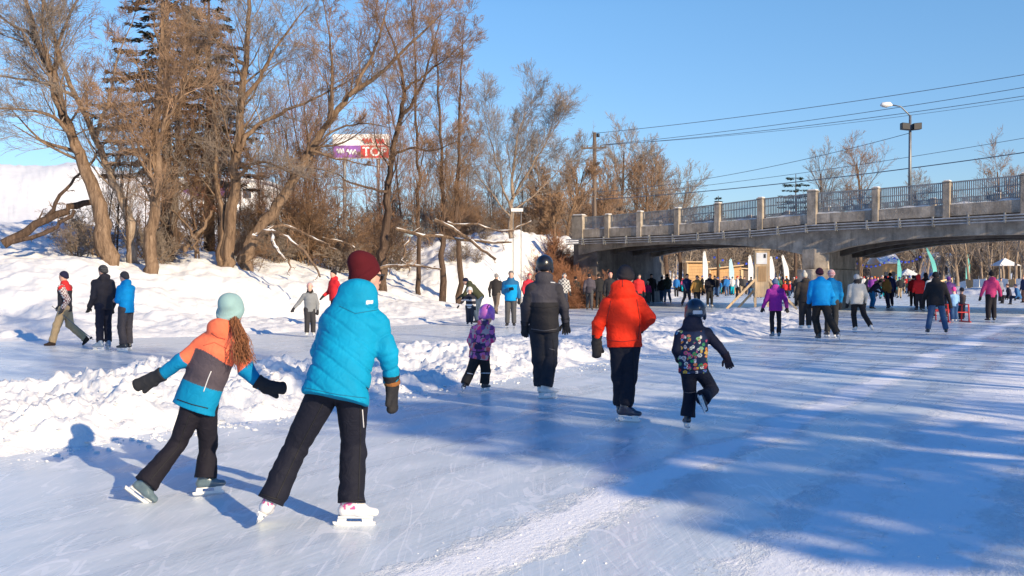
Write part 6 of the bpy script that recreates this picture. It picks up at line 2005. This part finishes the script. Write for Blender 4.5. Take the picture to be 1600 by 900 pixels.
for sx in (-1, 1):
    x = fr2[0] + sx * .26
    MB().tube([(x, fr2[1] - .2, .03), (x, fr2[1] - .18, .45), (x, fr2[1] + .18, .45), (x, fr2[1] + .2, .03)], .022, 8).build('side_frame', M['red_paint'], frame2, True)
MB().beam((fr2[0] - .26, fr2[1] - .18, .40), (fr2[0] + .26, fr2[1] - .18, .40), .03, .10).build('board', M['red_paint'], frame2)

# tall wooden sign tower with braces
TD = 41.0
tb = at(1190, 485, TD); tb[2] = max(0, hz(tb[0], TD))
th = at(1190, 391, TD)[2]
tower = empty('sign_tower', tb, 'tall narrow new pine sign tower with slanted braces in front of the bridge', 'wooden tower')
w_ = .50; dpt = .42
ux = nrm(V(.97, -.25, 0)); uy = V(.25, .97, 0)
def TP(a, b, z): return tb + ux * a + uy * b + V(0, 0, z)
for a in (-w_ / 2, w_ / 2):
    for b in (-dpt / 2, dpt / 2):
        MB().box(TP(a, b, (th - tb[2]) / 2), (.09, .09, th - tb[2]), ux, uy).build('post', M['pine'], tower)
for b in (-dpt / 2 - .055,):
    MB().box(TP(0, b, (th - tb[2]) * .60), (w_ + .02, .025, (th - tb[2]) * .78), ux, uy).build('front_panel', M['pine'], tower)
for a in (-w_ / 2 - .06, w_ / 2 + .06):
    MB().box(TP(a, 0, (th - tb[2]) * .55), (.025, dpt, (th - tb[2]) * .86), ux, uy).build('side_panel', M['pine'], tower)
MB().box(TP(0, 0, th - tb[2] + .02), (w_ + .2, dpt + .2, .05), ux, uy).build('cap', M['pine'], tower)
MB().box(TP(0, -dpt / 2 - .082, (th - tb[2]) * .86), (w_ * .85, .012, .46), ux, uy).build('poster', M['white_cloth'], tower)
MB().box(TP(.12, -dpt / 2 - .092, (th - tb[2]) * .90), (.09, .006, .16), ux, uy).build('poster_mark', M['black_metal'], tower)
MB().box(TP(.02, -dpt / 2 - .082, (th - tb[2]) * .60), (w_ * .62, .012, .62), ux, uy).build('notice_board', M['pine_orange'], tower)
for s, ln in ((-1, 1.15), (-1, .72), (1, 1.15), (1, .6)):
    b = -.25 if ln > 1 else .25
    MB().beam(TP(s * w_ / 2, b, 1.25 if ln > 1 else .85), TP(s * (w_ / 2 + ln), b, .03), .09, .04, up=(0, 1, 0)).build('brace', M['pine'], tower)

def hut(px0, px1, py0, py1, D, label, slope=0.0, mat='pine_orange'):
    a = at(px0, py0, D); b = at(px1, py0, D)
    g = max(0, hz((a[0] + b[0]) / 2, D))
    t = empty('wooden_hut', ((a[0] + b[0]) / 2, D, g), label, 'hut')
    W = b[0] - a[0]; Hh = a[2] - g
    y1 = at(px1, py1, D)[2] - g
    n = 9
    mb = MB()
    for k in range(n):      # horizontal boards
        z0, z1 = Hh * .1 + (Hh * .86) * k / n, Hh * .1 + (Hh * .86) * (k + .93) / n
        mb.box(((a[0] + b[0]) / 2, D - .02, g + (z0 + z1) / 2), (W, .06, z1 - z0))
    mb.prism([(a[0], D + .03, g), (b[0], D + .03, g), (b[0], D + .03, g + y1 - .05), (a[0], D + .03, g + Hh - .05)], (0, 2.2, 0))
    mb.build('wall', M[mat], t)
    MB().prism([(a[0] - .2, D - .35, g + Hh), (b[0] + .2, D - .35, g + y1), (b[0] + .2, D - .35, g + y1 + .10), (a[0] - .2, D - .35, g + Hh + .10)], (0, 3.0, 0)).build('roof', M['pine'], t)
    for x in (a[0], b[0]):
        MB().box((x, D - .08, g + min(Hh, y1) / 2), (.12, .12, min(Hh, y1))).build('corner_post', M['pine'], t)
    return t
hut(1074, 1105, 410, 410, 96, 'boxy cedar boarded hut behind the crowd, left of the sloped one')
hut(1109, 1158, 421, 415, 100, 'cedar boarded hut with a roof sloping down to the left')
hut(1160, 1172, 420, 421, 104, 'small brown stall right of the sloped cedar hut', mat='pole_wood')

def flag(px, ytop, D, h, mat, label, lean=0.0):
    g_ = at(px, ytop, D); z0 = max(0, hz(g_[0], D))
    h = g_[2] - z0
    o = empty('feather_flag', (g_[0], D, z0), label, 'flag')
    pts = [V(g_[0] + lean * (k / 8) ** 2 * h * .1, D, z0 + h * k / 8) for k in range(8)] + [V(g_[0] + lean * .1 * h + .22, D, z0 + h * 1.0), V(g_[0] + lean * .1 * h + .5, D, z0 + h * .97)]
    MB().tube(pts, .02, 5).build('pole', M['metal_grey'], o, True)
    mb = MB(); n = 14; vs = []; fs = []
    for k in range(n + 1):
        s = k / n; z = z0 + h * (.22 + .78 * s)
        w = .46 * (1 - .55 * max(0, s - .55) / .45) * (1 if s < .97 else .5)
        x0 = g_[0] + lean * (s ** 2) * h * .1 + (.12 if s > .95 else 0)
        yy = D + .05 * math.sin(s * 7)
        for dy in (-.006, .006):
            vs += [(x0 + .02, D + dy, z), (x0 + .02 + w, yy + dy, z)]
    for k in range(n):
        a = k * 4
        fs += [(a, a + 1, a + 5, a + 4), (a + 2, a + 6, a + 7, a + 3), (a, a + 4, a + 6, a + 2), (a + 1, a + 3, a + 7, a + 5)]
    mb.add(vs, fs).build('sail', M[mat], o)
    return o
flag(1098, 392, 92, 0, 'white_cloth', 'tall white feather flag right of the boxy cedar hut')
flag(1120, 408, 104, 0, 'teal_cloth', 'small teal feather flag above the sloped cedar hut')
flag(1139, 404, 92, 0, 'pale_blue_cloth', 'pale blue feather flag at the right end of the sloped hut')
flag(1169, 398, 90, 0, 'white_cloth', 'white feather flag left of the sign tower, nearest to it but one')
flag(1182, 403, 94, 0, 'white_cloth', 'white feather flag just left of the sign tower')
flag(1202, 400, 90, 0, 'white_cloth', 'white feather flag just right of the sign tower')
flag(1226, 398, 94, 0, 'white_cloth', 'slender white feather flag between sign tower and pier', -1)
flag(1402, 405, 112, 0, 'teal_cloth', 'teal feather flag over the crowd right of the pier')
flag(1459, 387, 108, 0, 'teal_cloth', 'tall teal feather flag leaning left before the white building', -2)
flag(1509, 397, 112, 0, 'teal_cloth', 'teal feather flag among the tree trunks at the right')

# low snow carved shelter, tents and a building among the far trees
def box_house(px0, px1, py0, D, label, mat, roofm, name='white_building', cat='building', hroof=.5, depth=6, windows=3):
    a = at(px0, py0, D); b = at(px1, py0, D); g = max(0, hz((a[0] + b[0]) / 2, D)) - .1
    o = empty(name, ((a[0] + b[0]) / 2, D, g), label, cat)
    W = b[0] - a[0]; H = a[2] - g
    MB().box(((a[0] + b[0]) / 2, D + depth / 2, g + H / 2), (W, depth, H)).build('wall', M[mat], o)
    MB().prism([(a[0] - .4, D - .4, g + H), (b[0] + .4, D - .4, g + H), (b[0] + .4, D + depth / 2, g + H + hroof), (a[0] - .4, D + depth / 2, g + H + hroof)], (0, 0, .2)).prism([(a[0] - .4, D + depth / 2, g + H + hroof), (b[0] + .4, D + depth / 2, g + H + hroof), (b[0] + .4, D + depth + .4, g + H), (a[0] - .4, D + depth + .4, g + H)], (0, 0, .2)).build('roof', M[roofm], o)
    for k in range(windows):
        x = a[0] + W * (k + .5) / windows
        MB().box((x, D - .03, g + H * .55), (W / windows * .45, .06, H * .3)).build('window', M['glass'], o)
    return o
box_house(1465, 1492, 402, 128, 'pale grey building among the far trees behind the teal flag', 'white_cloth', 'snow')
box_house(1379, 1402, 412, 126, 'low orange brown stall with a snowy roof right of the pier', 'pine_orange', 'snow', 'market_stall', 'stall', 1.2, 4, 2)
for i, (px, D) in enumerate(((1418, 118), (1570, 100))):
    c = at(px, 408, D); g = hz(c[0], D)
    t = empty('canopy_tent', (c[0], D, g), ['pale canopy tent left of the timber rail', 'small pale canopy tent among the trunks at the far right'][i], 'tent')
    s = 1.1; zt = g + 2.0
    MB().add([(c[0] - s, D - s, zt), (c[0] + s, D - s, zt), (c[0] + s, D + s, zt), (c[0] - s, D + s, zt), (c[0], D, zt + .8)], [(0, 1, 4), (1, 2, 4), (2, 3, 4), (3, 0, 4), (3, 2, 1, 0)]).build('canopy', M['white_cloth'], t)
    for dx in (-s, s):
        for dy in (-s, s):
            MB().box((c[0] + dx * .96, D + dy * .96, (g + zt) / 2), (.06, .06, zt - g)).build('leg', M['metal_grey'], t)
ra = at(1440, 421, 106); rb = at(1488, 417, 112)
ra[2] = hz(ra[0], ra[1]); rb[2] = hz(rb[0], rb[1])
railo = empty('timber_rail', ra, 'pale timber rail fence on the snow bank right of the red jackets', 'fence')
for k in range(7):
    p = lerp(ra, rb, k / 6); p[2] = hz(p[0], p[1])
    MB().box((p[0], p[1], p[2] + .5), (.10, .10, 1.1)).build('post', M['pine'], railo)
for zz in (.5, .95):
    MB().beam(ra + V(0, -.07, zz), rb + V(0, -.07, zz), .05, .14).build('rail', M['pine'], railo)
mb = MB()
sa, sb = at(1500, 418, 104), at(1600, 412, 96)
sa[2] = hz(sa[0], sa[1]); sb[2] = hz(sb[0], sb[1])
sf = empty('barrier_fence', sa, 'low pale barrier with orange panels under the trees at far right', 'fence')
for k in range(9):
    p, q = lerp(sa, sb, k / 9), lerp(sa, sb, (k + .9) / 9)
    p[2] = hz(p[0], p[1]); q[2] = hz(q[0], q[1])
    MB().beam(p + V(0, 0, .45), q + V(0, 0, .45), .05, .8).build('panel', M['pine_orange'] if k % 3 == 1 else M['white_cloth'], sf)
# trees standing on the right bank beyond the bridge, trunks seen under the arch
GT = [(1403, 395, 130), (1432, 380, 118), (1443, 370, 112), (1472, 375, 120), (1497, 370, 116), (1516, 365, 104), (1536, 360, 110), (1551, 355, 100), (1568, 350, 108), (1585, 350, 98), (1596, 340, 92), (1340, 380, 150), (1362, 380, 148)]
ptr = None
for i, (px, yt, D) in enumerate(GT):
    b_ = root_at(px, D)
    if ptr is None or i == 5:
        T = Tree(800 + i); T.grow((0, 0, -.2), (0, 0, 1), 9, .2 if i == 0 else .15, 0, dict(SMALL, n=[16, 6, 4], seg=[7, 5, 4, 3], rmin=.012))
        ptr = make_tree('bare_tree', T, (0, 0, 0), 'grey brown bare tree on the far right bank seen beneath the bridge', 'tree', M['bark_pale'], M['twig_grey'], 'bare trees on the far right bank', split=.05)
        ptr.location = tuple(b_)
        o = ptr
    else:
        o = copy_tree(ptr, b_, i * .9, .8 + .05 * (i % 5))
# bare poplars on the far left bank beyond the abutment
# string of blue lights between the trunks
for (a, b, lab) in (((1330, 404, 118), (1395, 400, 120), 'string of small blue lights sagging between trees right of the pier'), ((1395, 400, 120), (1450, 388, 112), 'second string of blue lights rising towards the right bank'), ((1110, 398, 112), (1225, 396, 118), 'string of small blue lights above the crowd left of the pier')):
    A, B = at(*a), at(*b)
    pts = [lerp(A, B, s) - V(0, 0, 1.0 * 4 * s * (1 - s)) for s in np.linspace(0, 1, 20)]
    o = empty('light_string', A, lab, 'string lights')
    MB().tube(pts, .02, 4).build('cord', M['black_metal'], o)
    for p in pts[1:-1:2]:
        MB().box(p - V(0, 0, .12), (.22, .22, .22)).build('blue_bulb', M['blue_bulb'] if 'blue_bulb' in M else M.setdefault('blue_bulb', flat_mat('blue_plastic', (.03, .08, .6), .3)), o, bevel=.04)

# ------------------------------------------------------------------ behind the trees on the left: a billboard, a shop, a road sign
def textmesh(s, size, name, mat, parent, origin, ex, ez, extr=.02, bold=0.0):
    cu = bpy.data.curves.new(name, 'FONT'); cu.body = s; cu.size = size; cu.extrude = extr; cu.align_x = 'CENTER'; cu.align_y = 'CENTER'; cu.offset = bold
    o = bpy.data.objects.new(name, cu); COL.objects.link(o)
    bpy.context.view_layer.update()
    me = bpy.data.meshes.new_from_object(o.evaluated_get(bpy.context.evaluated_depsgraph_get()))
    bpy.data.objects.remove(o)
    m = link(name, me, mat, parent)
    ex = nrm(ex); ez = nrm(ez); ey = np.cross(ez, ex)
    R = Matrix(((ex[0], ez[0], -ey[0] if False else np.cross(ex, ez)[0], origin[0]), (ex[1], ez[1], np.cross(ex, ez)[1], origin[1]), (ex[2], ez[2], np.cross(ex, ez)[2], origin[2]), (0, 0, 0, 1)))
    m.matrix_local = R
    return m
BDp = 96.0
c0 = at(563, 228, BDp)
wB = 88 / FPX * BDp; hB = 38 / FPX * BDp
gB = hz(c0[0], BDp)
bb = empty('shop_sign', (c0[0], BDp, gB), 'large white, red and purple shop sign on a post behind the bare trees', 'sign')
MB().box((0, .5, c0[2] - gB), (wB, .5, hB)).build('sign_box', M['white_paint'], bb, origin=(0, 0, 0))
M['sign_red'] = flat_mat('sign_red', (.60, .03, .04)); M['sign_purple'] = flat_mat('sign_purple', (.26, .10, .36))
zc_ = c0[2] - gB
for o_, (x, z, w, h, m_) in (('red_panel', (wB * .25, -hB * .22, wB * .5, hB * .5, 'sign_red')), ('purple_panel', (-wB * .25, -hB * .22, wB * .5, hB * .5, 'sign_purple'))):
    MB().box((x, .22, zc_ + z), (w - .04, .05, h)).build(o_, M[m_], bb, origin=(0, 0, 0))
textmesh('TOP', hB * .52, 'lettering', M['white_paint'], bb, (wB * .25, .17, zc_ - hB * .24), (1, 0, 0), (0, 0, 1), .01, .03)
# hand written style strokes too small to read: two red blots of script above, white script on the purple
for (x, z, w, m_) in ((wB * .12, hB * .22, .9, 'sign_red'), (wB * .34, hB * .20, .8, 'sign_red'), (-wB * .36, -hB * .2, .7, 'white_paint'), (-wB * .16, -hB * .24, .9, 'white_paint')):
    pts = [(x - w / 2 + w * s, .17, zc_ + z + .22 * math.sin(s * 17)) for s in np.linspace(0, 1, 26)]
    MB().tube(pts, .07, 5).build('script', M[m_], bb, origin=(0, 0, 0))
for dx in (-wB * .3, wB * .3):
    MB().tube([(dx, .6, -1), (dx, .6, zc_)], .16, 8).build('post', M['metal_grey'], bb, origin=(0, 0, 0))
sh = box_house(262, 400, 282, 104, 'long white shop building with a purple fascia behind the trees at left', 'white_paint', 'snow', 'shop_building', 'building', .2, 14, 5)
a = at(285, 292, 103.6); b = at(352, 306, 103.6)
MB().box(((a[0] + b[0]) / 2, 103.7, (a[2] + b[2]) / 2), (b[0] - a[0], .2, a[2] - b[2])).build('fascia', M['sign_purple'], sh)
sp_ = at(808, 328, 50); gs_ = hz(sp_[0], 50)
rs_ = empty('road_sign', (sp_[0], 50, gs_), 'small white rectangular road sign on two posts on the snow bank', 'sign')
MB().box((0, 0, sp_[2] - gs_), (.60, .03, .16)).build('panel', M['white_paint'], rs_, origin=(0, 0, 0))
for dx in (-.2, .2):
    MB().tube([(dx, .04, -.2), (dx, .04, sp_[2] - gs_ - .1)], .025, 6).build('post', M['metal_grey'], rs_, origin=(0, 0, 0))
